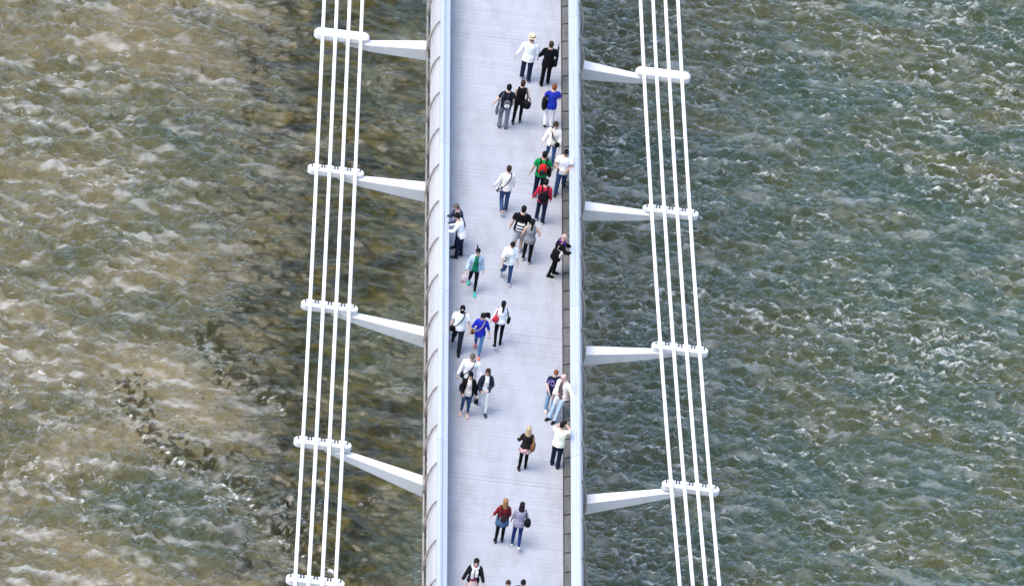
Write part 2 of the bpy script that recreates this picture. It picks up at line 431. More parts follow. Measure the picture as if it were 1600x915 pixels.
for s, side in ((-1, 'west'), (1, 'east')):
    bal = empty('balustrade', parent=bridge)
    rail_me = profile_mesh('handrail', RAIL, 0.006, 8.074, s).mesh('handrail')
    rail_me.materials.append(M_rail)
    scr_me = profile_mesh('screen_panel', SCR + SCR_IN, 0.004, 2.016, s).mesh('screen_panel'); scr_me.materials.append(M_screen)
    g = Geo(); g.tube([(s * x, 0.05 * math.sin(k * 0.9), z) for k, (x, z) in enumerate(POST)], POSTR, n=8, ref=(0, 1, 0), flat=0.55)
    post_me = g.mesh('post', smooth=True); post_me.materials.append(M_post)
    g = Geo(); g.rings([[(s * 2.30, -0.07, -0.46), (s * 2.30, 0.07, -0.46), (s * 2.30, 0.07, -0.1), (s * 2.30, -0.07, -0.1)],
                        [(s * 2.56, -0.05, -0.30), (s * 2.56, 0.05, -0.30), (s * 2.56, 0.05, -0.12), (s * 2.56, -0.05, -0.12)]])
    brk_me = g.mesh('bracket'); brk_me.materials.append(M_under)
    g = Geo(); g.tube([(s * x, 0, z) for x, z in ((2.13, 1.05), (2.30, 1.04))], 0.028, n=8, ref=(0, 1, 0))
    for i in range(-4, 7):
        yj = 4.3 - 8.08 + i * 8.08
        if YA < yj and yj + 8.08 < YB + 1: link('handrail', rail_me, None, bal, (0, yj, 0))
    for i in range(-17, 29):
        yp = 1.1 + i * 2.022
        if yp < YA or yp > YB - 2.1: continue
        p_ = link('post', post_me, None, bal, (0, yp, 0))
        link('bracket', brk_me, None, p_)
        link('screen_panel', scr_me, None, bal, (0, yp, 0))
    g = Geo(); g.tube([(s * 2.55, YA, -0.16), (s * 2.55, YB, -0.16)], 0.045, n=10)
    link('edge_tube', g.mesh('edge_tube', True), M_edge, bal)
    g = Geo(); g.tube([(s * 2.46, YA, -0.02), (s * 2.46, YB, -0.02)], 0.03, n=8)
    link('screen_foot_rail', g.mesh('screen_foot_rail', True), M_edge, bal)

# cables, arms and clamps
kY = np.array([12, 4, -4, -12, -20.])
pz = np.polyfit(kY, [-0.49, -0.23, 0.115, 0.61, 1.16], 2)
px_ = np.polyfit(kY, [4.735, 4.875, 5.065, 5.27, 5.49], 2)
def cz(y): return float(np.polyval(pz, y))
def cx(y): return float(np.polyval(px_, y)) if y < 22 else float(np.polyval(px_, 22)) + 0.002 * (y - 22) ** 1.2
CS = 0.4235
ycab = np.arange(YA, YB + 0.1, 1.0)
for s in (-1, 1):
    for i in range(4):
        g = Geo(); g.tube([(s * (cx(q) + CS * i), q, cz(q)) for q in ycab], 0.061, n=14, ref=(0, 0, 1))
        link('cable', g.mesh('cable', True), M_cable, bridge)

def stadium(x0, x1, y0, y1, z, n=7):
    r = (y1 - y0) / 2; yc = (y0 + y1) / 2; P = []
    for i in range(n + 1):
        t = -math.pi / 2 + math.pi * i / n; P.append((x1 - r + r * math.cos(t), yc + r * math.sin(t), z))
    for i in range(n + 1):
        t = math.pi / 2 + math.pi * i / n; P.append((x0 + r + r * math.cos(t), yc + r * math.sin(t), z))
    return P
def clamp_mesh(plain):
    """saddle clamp: local x from inner cable outwards, z = 0 at the cable axis"""
    g = Geo(); x0, x1 = -0.29, 3 * CS + 0.29
    if plain:
        g.rings([stadium(x0 + 0.05, x1 - 0.05, -0.16, 0.16, -0.19), stadium(x0, x1, -0.20, 0.20, -0.12), stadium(x0, x1, -0.20, 0.20, 0.05), stadium(x0 + 0.06, x1 - 0.06, -0.13, 0.13, 0.13)])
        return g.mesh('clamp_bar')
    g.rings([stadium(x0 + 0.03, x1 - 0.03, -0.15, 0.15, -0.21), stadium(x0, x1, -0.17, 0.17, -0.17), stadium(x0, x1, -0.17, 0.17, -0.01), stadium(x0 + 0.02, x1 - 0.02, -0.15, 0.15, 0.015)])
    for i in range(4):                       # saddle hump over each cable
        R = []
        for yy, k in ((-0.13, 0.085), (-0.10, 0.10), (0.10, 0.10), (0.13, 0.085)):
            R.append([(i * CS + k * 1.05 * math.cos(math.pi * j / 8), yy, k * 1.05 * math.sin(math.pi * j / 8) - 0.005) for j in range(9)])
        g.rings(R)
        g.box(i * CS - 0.13, i * CS + 0.13, 0.02, 0.12, 0.0, 0.055)
    return g.mesh('clamp_bar')
cl_me = clamp_mesh(False); cl_me.materials.append(M_white)
cp_me = clamp_mesh(True); cp_me.materials.append(M_white)
g = Geo(); g.loft([((0, 0, 0.0), (1, 0, 0), (0, 1, 0), 0.021, 0.075), ((0, 0, 0.062), (1, 0, 0), (0, 1, 0), 0.021, 0.075)], n=8)
bolt_me = g.mesh('bolt'); bolt_me.materials.append(M_dark)
for k in (20, 12, 4, -4, -12, -20, 28, 36, 44):
    for s in (-1, 1):
        zc = cz(k); xc = cx(k)
        arm = empty('outrigger_arm', parent=bridge)
        # tapered box beam from under the deck to the clamp
        xt = xc + 0.55; zt = zc - 0.16
        secs = [(1.6, -0.30, 0.60, 0.60, k - 0.26), (2.45, -0.27, 0.54, 0.52, k - 0.25),
                (xc - 0.32, zt - (zt + 0.26) * 0.18, 0.31, 0.30, k - 0.09), (xt, zt - 0.02, 0.14, 0.20, k - 0.02)]
        R = []
        for x, zt_, dep, wid, yc in secs:
            R.append([(s * x, yc - wid / 2, zt_), (s * x, yc + wid / 2, zt_), (s * x, yc + wid * 0.36, zt_ - dep), (s * x, yc - wid * 0.36, zt_ - dep)][::s])
        g = Geo(); g.rings(R); bm_ = bevelled(g.mesh('beam'), 0.03, 2)
        link('beam', bm_, M_white, arm)
        g = Geo(); g.box(min(s * 1.65, s * 0.01), max(s * 1.65, s * 0.01), k - 0.5, k - 0.06, -0.85, -0.32)
        link('cross_beam', g.mesh('cross_beam'), M_under, arm)
        c = link('clamp_bar', cp_me if k == 12 else cl_me, None, arm, (s * xc, k, zc))
        if s < 0: c.scale = (-1, 1, 1)
        if k != 12:
            for i in range(5):
                for dx in ((-0.045, 0.045) if 0 < i < 4 else ((0.06,) if i == 0 else (-0.06,))):
                    bx = (i - 0.5) * CS + dx
                    link('bolt', bolt_me, None, c, (bx, 0.055, 0.0))
# ------------------------------------------------------------------ people
_cloth = {}
def cloth(c, rough=0.85, scale=22.0, bump=0.35, pat=None, name='cloth'):
    key = (tuple(c), rough, scale, bump, str(pat), name)
    if key in _cloth: return _cloth[key]
    mt, nt, b = newmat(name)
    tc = nt.nodes.new('ShaderNodeTexCoord')
    n = nt.nodes.new('ShaderNodeTexNoise'); n.inputs['Scale'].default_value = scale; n.inputs['Detail'].default_value = 4
    nt.links.new(tc.outputs['Object'], n.inputs['Vector'])
    mx = nt.nodes.new('ShaderNodeMix'); mx.data_type = 'RGBA'
    mx.inputs[6].default_value = (c[0] * 0.78, c[1] * 0.78, c[2] * 0.8, 1); mx.inputs[7].default_value = (min(c[0] * 1.15, .9), min(c[1] * 1.15, .9), min(c[2] * 1.15, .9), 1)
    nt.links.new(n.outputs['Fac'], mx.inputs[0])
    out = mx.outputs[2]
    if pat:                                  # printed or woven pattern: ((x0,x1,y0,y1,z0,z1), colour, scale, stripes)
        (x0, x1, y0, y1, z0, z1), pc, ps, stripes = pat
        sp = nt.nodes.new('ShaderNodeSeparateXYZ'); nt.links.new(tc.outputs['Object'], sp.inputs[0])
        acc = None
        for k, (lo, hi) in enumerate(((x0, x1), (y0, y1), (z0, z1))):
            for op, v in (('GREATER_THAN', lo), ('LESS_THAN', hi)):
                q = nt.nodes.new('ShaderNodeMath'); q.operation = op; nt.links.new(sp.outputs[k], q.inputs[0]); q.inputs[1].default_value = v
                if acc is None: acc = q.outputs[0]
                else:
                    w = nt.nodes.new('ShaderNodeMath'); w.operation = 'MULTIPLY'; nt.links.new(acc, w.inputs[0]); nt.links.new(q.outputs[0], w.inputs[1]); acc = w.outputs[0]
        if stripes:
            t = nt.nodes.new('ShaderNodeTexWave'); t.bands_direction = stripes; t.inputs['Scale'].default_value = ps; t.inputs['Distortion'].default_value = 1.5
        else:
            t = nt.nodes.new('ShaderNodeTexNoise'); t.inputs['Scale'].default_value = ps; t.inputs['Detail'].default_value = 1
        nt.links.new(tc.outputs['Object'], t.inputs['Vector'])
        g_ = nt.nodes.new('ShaderNodeMath'); g_.operation = 'GREATER_THAN'; nt.links.new(t.outputs['Fac'], g_.inputs[0]); g_.inputs[1].default_value = 0.5
        w = nt.nodes.new('ShaderNodeMath'); w.operation = 'MULTIPLY'; nt.links.new(acc, w.inputs[0]); nt.links.new(g_.outputs[0], w.inputs[1])
        m2 = nt.nodes.new('ShaderNodeMix'); m2.data_type = 'RGBA'; nt.links.new(w.outputs[0], m2.inputs[0]); nt.links.new(out, m2.inputs[6]); m2.inputs[7].default_value = (*pc, 1)
        out = m2.outputs[2]
    nt.links.new(out, b.inputs['Base Color'])
    b.inputs['Roughness'].default_value = rough; b.inputs['Specular IOR Level'].default_value = 0.12
    n2 = nt.nodes.new('ShaderNodeTexNoise'); n2.inputs['Scale'].default_value = 11.0; n2.inputs['Detail'].default_value = 3; n2.inputs['Distortion'].default_value = 0.8
    nt.links.new(tc.outputs['Object'], n2.inputs['Vector'])
    bp = nt.nodes.new('ShaderNodeBump'); bp.inputs['Strength'].default_value = bump; bp.inputs['Distance'].default_value = 0.06
    nt.links.new(n2.outputs['Fac'], bp.inputs['Height']); nt.links.new(bp.outputs['Normal'], b.inputs['Normal'])
    _cloth[key] = mt
    return mt
SKIN = {'fair': (0.52, 0.33, 0.25), 'tan': (0.42, 0.25, 0.17), 'light': (0.56, 0.38, 0.29), 'pink': (0.60, 0.36, 0.30), 'brown': (0.28, 0.16, 0.10)}
BLACK, NAVY, JEAN, DJEAN, LJEAN = (0.004, 0.004, 0.005), (0.006, 0.009, 0.028), (0.030, 0.062, 0.14), (0.009, 0.018, 0.042), (0.20, 0.32, 0.44)
WHITE, CREAM, GREY = (0.80, 0.79, 0.77), (0.60, 0.54, 0.44), (0.17, 0.17, 0.18)
HB, HD, HBR, HBL, HRED, HGR = (0.004, 0.004, 0.004), (0.010, 0.007, 0.006), (0.035, 0.018, 0.010), (0.42, 0.30, 0.13), (0.16, 0.055, 0.02), (0.11, 0.09, 0.075)
def v3(*a): return np.array(a, float)
def unit(a): return np.asarray(a, float) / (np.linalg.norm(a) + 1e-12)
def Rx(a): c, s = math.cos(a), math.sin(a); return np.array([[1, 0, 0], [0, c, -s], [0, s, c]])
def Ry(a): c, s = math.cos(a), math.sin(a); return np.array([[c, 0, s], [0, 1, 0], [-s, 0, c]])
def Rz(a): c, s = math.cos(a), math.sin(a); return np.array([[c, -s, 0], [s, c, 0], [0, 0, 1]])

_tmp = bpy.data.objects.new('tmp_remesh', bpy.data.meshes.new('tmp0'))
col.objects.link(_tmp)
_md = _tmp.modifiers.new('r', 'REMESH'); _md.mode = 'VOXEL'; _md.use_smooth_shade = True
_ms = _tmp.modifiers.new('s', 'SMOOTH'); _ms.factor = 0.5; _ms.iterations = 3
def fuse(g, vox, it=3):
    """join overlapping closed pieces into one continuous skin; returns vertex and face arrays"""
    me = pymesh('fuse', g.v, g.f)
    old = _tmp.data; _tmp.data = me; bpy.data.meshes.remove(old)
    _md.voxel_size = vox; _ms.iterations = it
    dg = bpy.context.evaluated_depsgraph_get(); dg.update()
    ev = _tmp.evaluated_get(dg).to_mesh()
    v = np.empty(len(ev.vertices) * 3); ev.vertices.foreach_get('co', v)
    f = [tuple(p.vertices) for p in ev.polygons]
    _tmp.evaluated_get(dg).to_mesh_clear()
    return v.reshape(-1, 3), f

def limb(g, pts, rads, side, n=10):
    """tapered limb along points with an end cap rounded off"""
    pts = [np.asarray(p, float) for p in pts]
    secs = []
    for i, p in enumerate(pts):
        d = unit(pts[min(i + 1, len(pts) - 1)] - pts[max(i - 1, 0)])
        a = unit(side - d * np.dot(side, d)); b = np.cross(d, a)
        secs.append((p, a, b, rads[i], rads[i]))
    g.loft(secs, n=n)

def person(label, loc, face, H=1.72, fem=False, skin='fair', build=1.0, lean=0.0, side=0.0,
           legL=(0.0, 0.05), legR=(0.0, 0.05), armL=(0.05, 0.12, 0.15, 0.0), armR=(0.05, 0.12, 0.15, 0.0),
           head=(0.0, 0.0), hair='short', hairc=HB, top=WHITE, sleeve='long', hem=0.06, toppat=None, jacket=None, open_=0.09,
           legs=DJEAN, crop=0.0, skirt=None, shoes=BLACK, hat=None, glasses=False, scarf=None, waist=None, stand='low', shorts=False, label2=None):
    s = H / 1.75; b_ = build * (0.93 if fem else 1.0)
    root = empty('person', (loc[0], loc[1], 0.0), math.radians(face))
    tag(root, label, 'person')
    # ---------- skeleton (facing +Y) ----------
    pel = v3(0, 0, 0)
    T = Ry(side) @ Rx(-lean)
    def up(x, y, z): return pel + T @ v3(x, y, z)
    J = {}
    lo = 1e9; feet = []
    for sg, lg, nm in ((-1, legL, 'L'), (1, legR, 'R')):
        f, k = lg[0], lg[1]; ab = lg[2] if len(lg) > 2 else 0.03
        hip = v3(sg * 0.088 * s, 0, -0.02 * s)
        th = v3(sg * math.sin(ab), math.sin(f) * math.cos(ab), -math.cos(f) * math.cos(ab))
        a = f - k
        sh = v3(sg * math.sin(ab) * 0.6, math.sin(a), -math.cos(a)); sh = unit(sh)
        knee = hip + th * 0.43 * s; ank = knee + sh * 0.42 * s
        pit = 0.0 if a > -0.42 else (a + 0.42) * 0.9
        fd = v3(sg * 0.10, math.cos(pit), math.sin(pit)); fd = unit(fd)
        fu = unit(v3(0, -math.sin(pit), math.cos(pit)))
        heel = ank - fu * 0.085 * s - fd * 0.06 * s; toe = ank - fu * 0.085 * s + fd * 0.18 * s
        low = min(heel[2], toe[2])
        feet.append((low, (heel + toe) / 2)); lo = min(lo, low)
        J[nm] = (hip, knee, ank, fd, fu, sg)
    feet.sort(key=lambda q: q[0])
    off = feet[0][1]
    shift = v3(-off[0], -off[1], -lo)
    pel = pel + shift
    for k in ('L', 'R'):
        h_, kn, an, fd, fu, sg = J[k]; J[k] = (h_ + shift, kn + shift, an + shift, fd, fu, sg)
    sw = (0.158 if fem else 0.178) * s * build
    A = {}
    for sg, ar, nm in ((-1, armL, 'L'), (1, armR, 'R')):
        fl, ab, el, tw = ar
        d = T @ v3(sg * math.sin(ab), math.sin(fl) * math.cos(ab), -math.cos(fl) * math.cos(ab))
        tv = T @ v3(-sg * math.sin(tw), math.cos(tw), 0.15)
        pv = unit(tv - d * np.dot(tv, d))
        fo_ = unit(d * math.cos(el) + pv * math.sin(el))
        sho = up(sg * sw, 0, 0.462 * s)
        elb = sho + d * 0.29 * s; wr = elb + fo_ * 0.255 * s
        A[nm] = (sho, elb, wr, d, fo_, sg)
    neck = up(0, 0, 0.53 * s)
    HR = T @ Rz(head[0]) @ Rx(-head[1])
    hs = s * (0.98 if fem else 1.02)
    hb = neck + T @ v3(0, 0.01, 0.055 * s)                     # chin level
    def hp(x, y, z): return hb + HR @ (v3(x, y, z) * hs)
    ex, ey, ez = HR @ v3(1, 0, 0), HR @ v3(0, 1, 0), HR @ v3(0, 0, 1)
    tx, ty = T @ v3(1, 0, 0), T @ v3(0, 1, 0)
    TOR_M = [(-0.13, .13, .10), (-0.06, .165, .115), (0.02, .168, .12), (0.12, .152, .108), (0.22, .152, .11), (0.33, .170, .122), (0.42, .178, .118), (0.48, .165, .098), (0.525, .105, .075), (0.555, .058, .058)]
    TOR_F = [(-0.13, .13, .10), (-0.06, .178, .12), (0.02, .172, .118), (0.12, .138, .10), (0.22, .140, .105), (0.33, .160, .128), (0.42, .160, .112), (0.48, .148, .092), (0.525, .090, .068), (0.555, .050, .052)]
    TOR = TOR_F if fem else TOR_M
    # ---------- body ----------
    g = Geo()
    g.loft([(up(0, 0, z * s), tx, ty, rx * s * build, ry * s * build) for z, rx, ry in TOR], n=14)
    g.loft([(up(0, 0.0, 0.50 * s), tx, ty, 0.06 * s, 0.06 * s), (up(0, 0.01, 0.62 * s), tx, ty, 0.052 * s, 0.055 * s)], n=10)
    HEAD = [(0.000, .028, .026, .060), (0.018, .046, .048, .040), (0.055, .060, .074, .018), (0.10, .069, .090, .006), (0.145, .074, .097, .0), (0.185, .068, .088, -.004), (0.213, .048, .062, -.006), (0.229, .018, .024, -.006)]
    g.loft([(hp(0, cy, z), ex, ey, rx * hs, ry * hs) for z, rx, ry, cy in HEAD], n=14)
    g.loft([(hp(0, 0.088, 0.125), ex, ey, .008 * hs, .008 * hs), (hp(0, 0.100, 0.095), ex, ey, .012 * hs, .016 * hs), (hp(0, 0.108, 0.078), ex, ey, .015 * hs, .016 * hs), (hp(0, 0.09, 0.070), ex, ey, .012 * hs, .010 * hs)], n=8)
    for sg in (-1, 1): g.ball(hp(sg * 0.074, -0.004, 0.098), (.012 * hs, .020 * hs, .032 * hs), n=8, m=5, ax=np.array([ex, ey, ez]))
    for nm in ('L', 'R'):
        sho, elb, wr, d, fo_, sg = A[nm]
        limb(g, [sho - d * 0.02, sho + d * 0.04 * s, sho + d * 0.15 * s, elb, elb + fo_ * 0.07 * s, wr], [r * s * b_ for r in (.052, .056, .047, .040, .041, .028)], tx)
        pn = unit(np.cross(fo_, ty) if abs(np.dot(fo_, ty)) < 0.9 else np.cross(fo_, v3(0, 0, 1)))   # across the back of the hand
        pw = unit(np.cross(pn, fo_))
        g.loft([(wr - fo_ * 0.01, pw, pn, .026 * s, .020 * s), (wr + fo_ * 0.035 * s, pw, pn, .036 * s, .017 * s), (wr + fo_ * 0.085 * s, pw, pn, .040 * s, .015 * s)], n=10)
        A[nm] = (sho, elb, wr, d, fo_, sg, pw, pn)
        hip, knee, ank, fd, fu, _ = J[nm]
        th, sh = unit(knee - hip), unit(ank - knee)
        limb(g, [hip - th * 0.05, hip + th * 0.06 * s, hip + th * 0.22 * s, knee, knee + sh * 0.12 * s, ank - sh * 0.06 * s, ank + sh * 0.02 * s], [r * s * b_ for r in (.075, .084, .072, .053, .054, .036, .036)], v3(1, 0, 0))
        hl = ank - fu * 0.055 * s
        g.loft([(hl - fd * 0.05 * s, v3(1, 0, 0), fu, .026 * s, .026 * s), (hl, v3(1, 0, 0), fu, .034 * s, .040 * s), (hl + fd * 0.09 * s - fu * 0.008, v3(1, 0, 0), fu, .040 * s, .026 * s), (hl + fd * 0.16 * s - fu * 0.012, v3(1, 0, 0), fu, .030 * s, .014 * s)], n=10)
    bv, bf = fuse(g, 0.0135)
    body = Geo(); body.v = [tuple(q) for q in bv]; body.f = list(bf); body.m = [0] * len(bf)
    for nm in ('L', 'R'):
        sho, elb, wr, d, fo_, sg, pw, pn = A[nm]
        inn = unit(-sg * tx - fo_ * np.dot(-sg * tx, fo_))         # fingers curl towards the body
        kn_ = wr + fo_ * 0.078 * s
        for q, (o_, ln) in enumerate(((-0.030, .066), (-0.010, .078), (0.010, .074), (0.029, .058))):
            a0 = kn_ + pw * o_ * s; a1 = a0 + unit(fo_ + inn * 0.25) * ln * 0.45 * s; a2 = a1 + unit(fo_ + inn * 0.9) * ln * 0.32 * s; a3 = a2 + unit(fo_ * 0.5 + inn) * ln * 0.25 * s
            body.tube([a0 - fo_ * 0.012, a1, a2, a3], [.0095 * s, .0088 * s, .0080 * s, .0055 * s], n=6, ref=pw)
        tb = wr + fo_ * 0.025 * s + pw * 0.028 * s
        body.tube([tb, tb + unit(pw * 0.8 + fo_ + inn * 0.4) * 0.035 * s, tb + unit(pw * 0.45 + fo_ + inn * 0.6) * 0.064 * s], [.0115 * s, .010 * s, .007 * s], n=6, ref=pn)
    for sg in (-1, 1):
        body.ball(hp(sg * 0.030, 0.086, 0.118), (.012 * hs, .007 * hs, .006 * hs), n=8, m=4, mi=1, ax=np.array([ex, ey, ez]))
        body.loft([(hp(sg * 0.014, 0.094, 0.134), ey, ez, .006 * hs, .004 * hs), (hp(sg * 0.032, 0.089, 0.138), ey, ez, .006 * hs, .004 * hs), (hp(sg * 0.05, 0.074, 0.133), ey, ez, .006 * hs, .003 * hs)], n=6, mi=2)
    body.ball(hp(0, 0.084, 0.043), (.022 * hs, .010 * hs, .006 * hs), n=8, m=4, mi=3, ax=np.array([ex, ey, ez]))
    sk = SKIN[skin]
    mats = [cloth(sk, 0.55, 18, 0.05, name='skin'), cloth((.02, .015, .012), 0.3, 20, 0, name='eye'), cloth(hairc, 0.7, 30, 0.2, name='hair'), cloth((sk[0] * .8, sk[1] * .55, sk[2] * .55), 0.5, 20, 0, name='lip')]
    link('body', body.mesh('body', True, mats), None, root)
    # ---------- clothes ----------
    def garment(name, inflate, hemz, slv, mat, vox=0.017, opening=None, collar=0.525, flare=0.0, it=4):
        g = Geo()
        secs = []
        zs = [q for q in TOR if hemz < q[0] * 1.0 <= collar]
        first = zs[0]
        lowr = (max(first[1], .182) + flare, max(first[2], .138) + flare * 0.8)
        secs.append((up(0, 0, hemz * s), tx, ty, (lowr[0] + inflate) * s * build, (lowr[1] + inflate) * s * build))
        for z, rx, ry in zs: secs.append((up(0, 0, z * s), tx, ty, ((rx if z > .1 else max(rx, .178)) + inflate) * s * build, ((ry if z > .1 else max(ry, .134)) + inflate) * s * build))
        secs.append((up(0, 0, (collar + 0.012) * s), tx, ty, (.072 + inflate * 0.5) * s, (.066 + inflate * 0.5) * s))
        g.loft(secs, n=18)
        for nm in ('L', 'R'):
            sho, elb, wr, d, fo_, sg = A[nm][:6]
            inf = inflate
            if slv == 'long': limb(g, [sho - d * 0.03 - tx * sg * 0.02, sho + d * 0.05 * s, sho + d * 0.15 * s, elb, elb + fo_ * 0.1 * s, wr - fo_ * 0.015], [(r * b_) * s + inf for r in (.050, .055, .049, .045, .042, .033)], tx)
            elif slv == 'elbow': limb(g, [sho - d * 0.03 - tx * sg * 0.02, sho + d * 0.05 * s, sho + d * 0.15 * s, elb, elb + fo_ * 0.06 * s], [(r * b_) * s + inf for r in (.050, .055, .051, .048, .047)], tx)
            elif slv == 'short': limb(g, [sho - d * 0.03 - tx * sg * 0.02, sho + d * 0.04 * s, sho + d * 0.12 * s, sho + d * 0.19 * s], [(r * b_) * s + inf for r in (.050, .056, .058, .062)], tx)
        v, f = fuse(g, vox, it)
        if opening:
            w0 = opening
            loc_ = (v - pel) @ T                     # back to the upright torso frame
            bad = (loc_[:, 1] > 0.02) & (np.abs(loc_[:, 0]) < w0 * (0.55 + 0.55 * np.clip((0.5 * s - loc_[:, 2]) / 0.5, 0, 1.2)))
            arm_ = np.zeros(len(v), bool)
            for nm in ('L', 'R'):
                sho, elb, wr = A[nm][:3]
                for p0, p1 in ((sho, elb), (elb, wr)):
                    dd = p1 - p0; t = np.clip(((v - p0) @ dd) / (dd @ dd), 0, 1)
                    arm_ |= np.linalg.norm(v - p0 - t[:, None] * dd, axis=1) < 0.06
            bad &= ~arm_
            f = [q for q in f if not any(bad[i] for i in q)]
        # soft folds
        n_ = np.sin(v[:, 0] * 31 + v[:, 2] * 19 + face) * np.sin(v[:, 1] * 27 - v[:, 2] * 23) * 0.0035
        v = v + (v - v.mean(0)) * n_[:, None] * 2
        return link(name, pymesh(name, v, f, True), mat, root)
    tm = cloth(top, pat=toppat)
    garment('jumper' if sleeve == 'long' and jacket is None else 'shirt', 0.012, -hem - 0.02, 'none' if jacket is not None and sleeve != 'none' and jacket.get('sleeve', 'long') != 'none' else sleeve, tm, flare=0.012 if not fem else 0.006)
    if jacket is not None:
        garment('jacket', 0.026, -jacket.get('hem', 0.12), jacket.get('sleeve', 'long'), cloth(jacket['c'], pat=jacket.get('pat')), opening=open_, flare=0.018)
    if skirt is not None:
        c_, ln, pt = skirt
        gg = Geo(); gg.loft([(pel + T @ v3(0, 0, 0.10 * s), tx, ty, .155 * s, .115 * s), (pel + v3(0, 0, -0.02 * s), v3(1, 0, 0), v3(0, 1, 0), .19 * s, .15 * s), (pel + v3(0, 0, -ln * 0.6 * s), v3(1, 0, 0), v3(0, 1, 0), .21 * s, .19 * s), (pel + v3(0, 0, -ln * s), v3(1, 0, 0), v3(0, 1, 0), .225 * s, .21 * s)], n=24)
        for i in range(24, len(gg.v)):
            x, y_, z = gg.v[i]; t = math.atan2(y_ - pel[1], x - pel[0]); k = 1 + 0.05 * math.sin(t * 9) * min(1, (i // 24) / 3)
            gg.v[i] = (pel[0] + (x - pel[0]) * k, pel[1] + (y_ - pel[1]) * k, z)
        link('skirt', gg.mesh('skirt', True), cloth(c_, pat=pt), root)
    if legs is not None:
        g = Geo()
        g.loft([(pel + T @ v3(0, 0, 0.09 * s), tx, ty, .158 * s * build, .116 * s * build), (pel, v3(1, 0, 0), v3(0, 1, 0), .176 * s * build, .130 * s * build), (pel + v3(0, 0, -0.09 * s), v3(1, 0, 0), v3(0, 1, 0), .172 * s * build, .125 * s * build), (pel + v3(0, 0, -0.14 * s), v3(1, 0, 0), v3(0, 1, 0), .12 * s, .10 * s)], n=16)
        for nm in ('L', 'R'):
            hip, knee, ank, fd, fu, sg = J[nm]
            th, sh = unit(knee - hip), unit(ank - knee)
            e = 0.012 if not fem else 0.006
            if shorts:
                limb(g, [hip - th * 0.03, hip + th * 0.08 * s, hip + th * 0.24 * s, knee + sh * 0.02], [(r * b_) * s + e * 2 for r in (.080, .090, .082, .074)], v3(1, 0, 0), 12)
            else:
                cr = crop
                limb(g, [hip - th * 0.03, hip + th * 0.08 * s, hip + th * 0.24 * s, knee, knee + sh * 0.12 * s, ank - sh * (0.10 + cr) * s, ank + sh * (0.025 - cr) * s], [(r * b_) * s + e for r in (.080, .090, .076, .060, .060, .047 if fem else .054, .045 if fem else .058)], v3(1, 0, 0), 12)
        v, f = fuse(g, 0.016, 3)
        n_ = np.sin(v[:, 2] * 60 + v[:, 0] * 25) * np.sin(v[:, 1] * 40 + face) * 0.003
        v[:, 0] += n_; v[:, 1] += n_
        link('shorts' if shorts else 'trousers', pymesh('trousers', v, f, True), cloth(legs, pat=None, bump=0.4), root)
    if waist is not None:                           # a jacket knotted round the waist
        g = Geo()
        g.loft([(pel + T @ v3(0, 0, 0.12 * s), tx, ty, .175 * s, .14 * s), (pel + v3(0, -0.01, 0.02 * s), v3(1, 0, 0), v3(0, 1, 0), .21 * s, .17 * s), (pel + v3(0, -0.03, -0.14 * s), v3(1, 0, 0), v3(0, 1, 0), .23 * s, .185 * s), (pel + v3(0, -0.05, -0.22 * s), v3(1, 0, 0), v3(0, 1, 0), .21 * s, .13 * s)], n=20)
        for q in (-0.13, 0.12): g.tube([pel + v3(q, 0.16, 0.06), pel + v3(q * 1.05, 0.2, -0.12), pel + v3(q * 0.9, 0.19, -0.3)], [.04, .045, .03], n=8)
        v, f = fuse(g, 0.02, 3)
        v[:, 2] += 0.02 * np.sin(np.arctan2(v[:, 1] - pel[1], v[:, 0] - pel[0]) * 5)
        link('tied_jacket', pymesh('tied_jacket', v, f, True), cloth(waist, bump=0.6), root)
    for nm in ('L', 'R'):                            # shoes
        hip, knee, ank, fd, fu, sg = J[nm]
        g = Geo(); sx = unit(np.cross(fd, fu)); base = ank - fu * 0.085 * s
        P = [(-0.068, .024, .030), (-0.05, .036, .048), (0.0, .041, .056), (0.06, .045, .044), (0.12, .049, .033), (0.17, .042, .026), (0.195, .022, .016)]
        g.loft([(base + fd * a * s + fu * (h_ * s), sx, fu, w * s, h_ * s) for a, w, h_ in P], n=12, p=2.6)
        link('shoe', g.mesh('shoe', True), cloth(shoes, 0.5, 30, 0.1, name='shoe'), root)
    # ---------- hair ----------
    hm = cloth(hairc, 0.55, 40, 0.5, name='hair')
    if hair != 'bald':
        g = Geo(); nn, mm = 28, 16
        lowz = {'short': 0.05, 'grey': 0.05, 'bob': -0.03, 'long': -0.02, 'pony': 0.03, 'bun': 0.03, 'wind': 0.0}.get(hair, 0.05)
        th_ = {'short': 0.011, 'grey': 0.008, 'bob': 0.020, 'long': 0.018, 'pony': 0.012, 'bun': 0.012, 'wind': 0.02}.get(hair, 0.012)
        secs = []
        hz = [q[0] for q in HEAD]
        for i in range(mm + 1):
            z = lowz + (0.240 - lowz) * (1 - (1 - i / mm) ** 1.6)
            rx = np.interp(z, hz, [q[1] for q in HEAD]); ry = np.interp(z, hz, [q[2] for q in HEAD]); cy = np.interp(z, hz, [q[3] for q in HEAD])
            if z < 0.10: rx = max(rx, .066 + (0.004 if lowz < 0 else 0)); ry = max(ry, 0.085); cy = min(cy, 0.0)
            if z > 0.229: rx, ry = .02, .026
            secs.append((hp(0, cy - 0.004, z), ex, ey, (rx + th_) * hs, (ry + th_) * hs))
        g.loft(secs, n=nn)
        v = np.array(g.v); fl = []
        lc = ((v - hb) @ HR) / hs
        hl_ = 0.165
        face_ = (lc[:, 1] > 0.030) & (lc[:, 2] < hl_ - 0.02 * np.abs(lc[:, 0]) / 0.07) | ((lc[:, 1] > -0.012) & (lc[:, 2] < 0.085) & (lowz > 0.0)) | ((lc[:, 1] > 0.02) & (lc[:, 2] < 0.02))
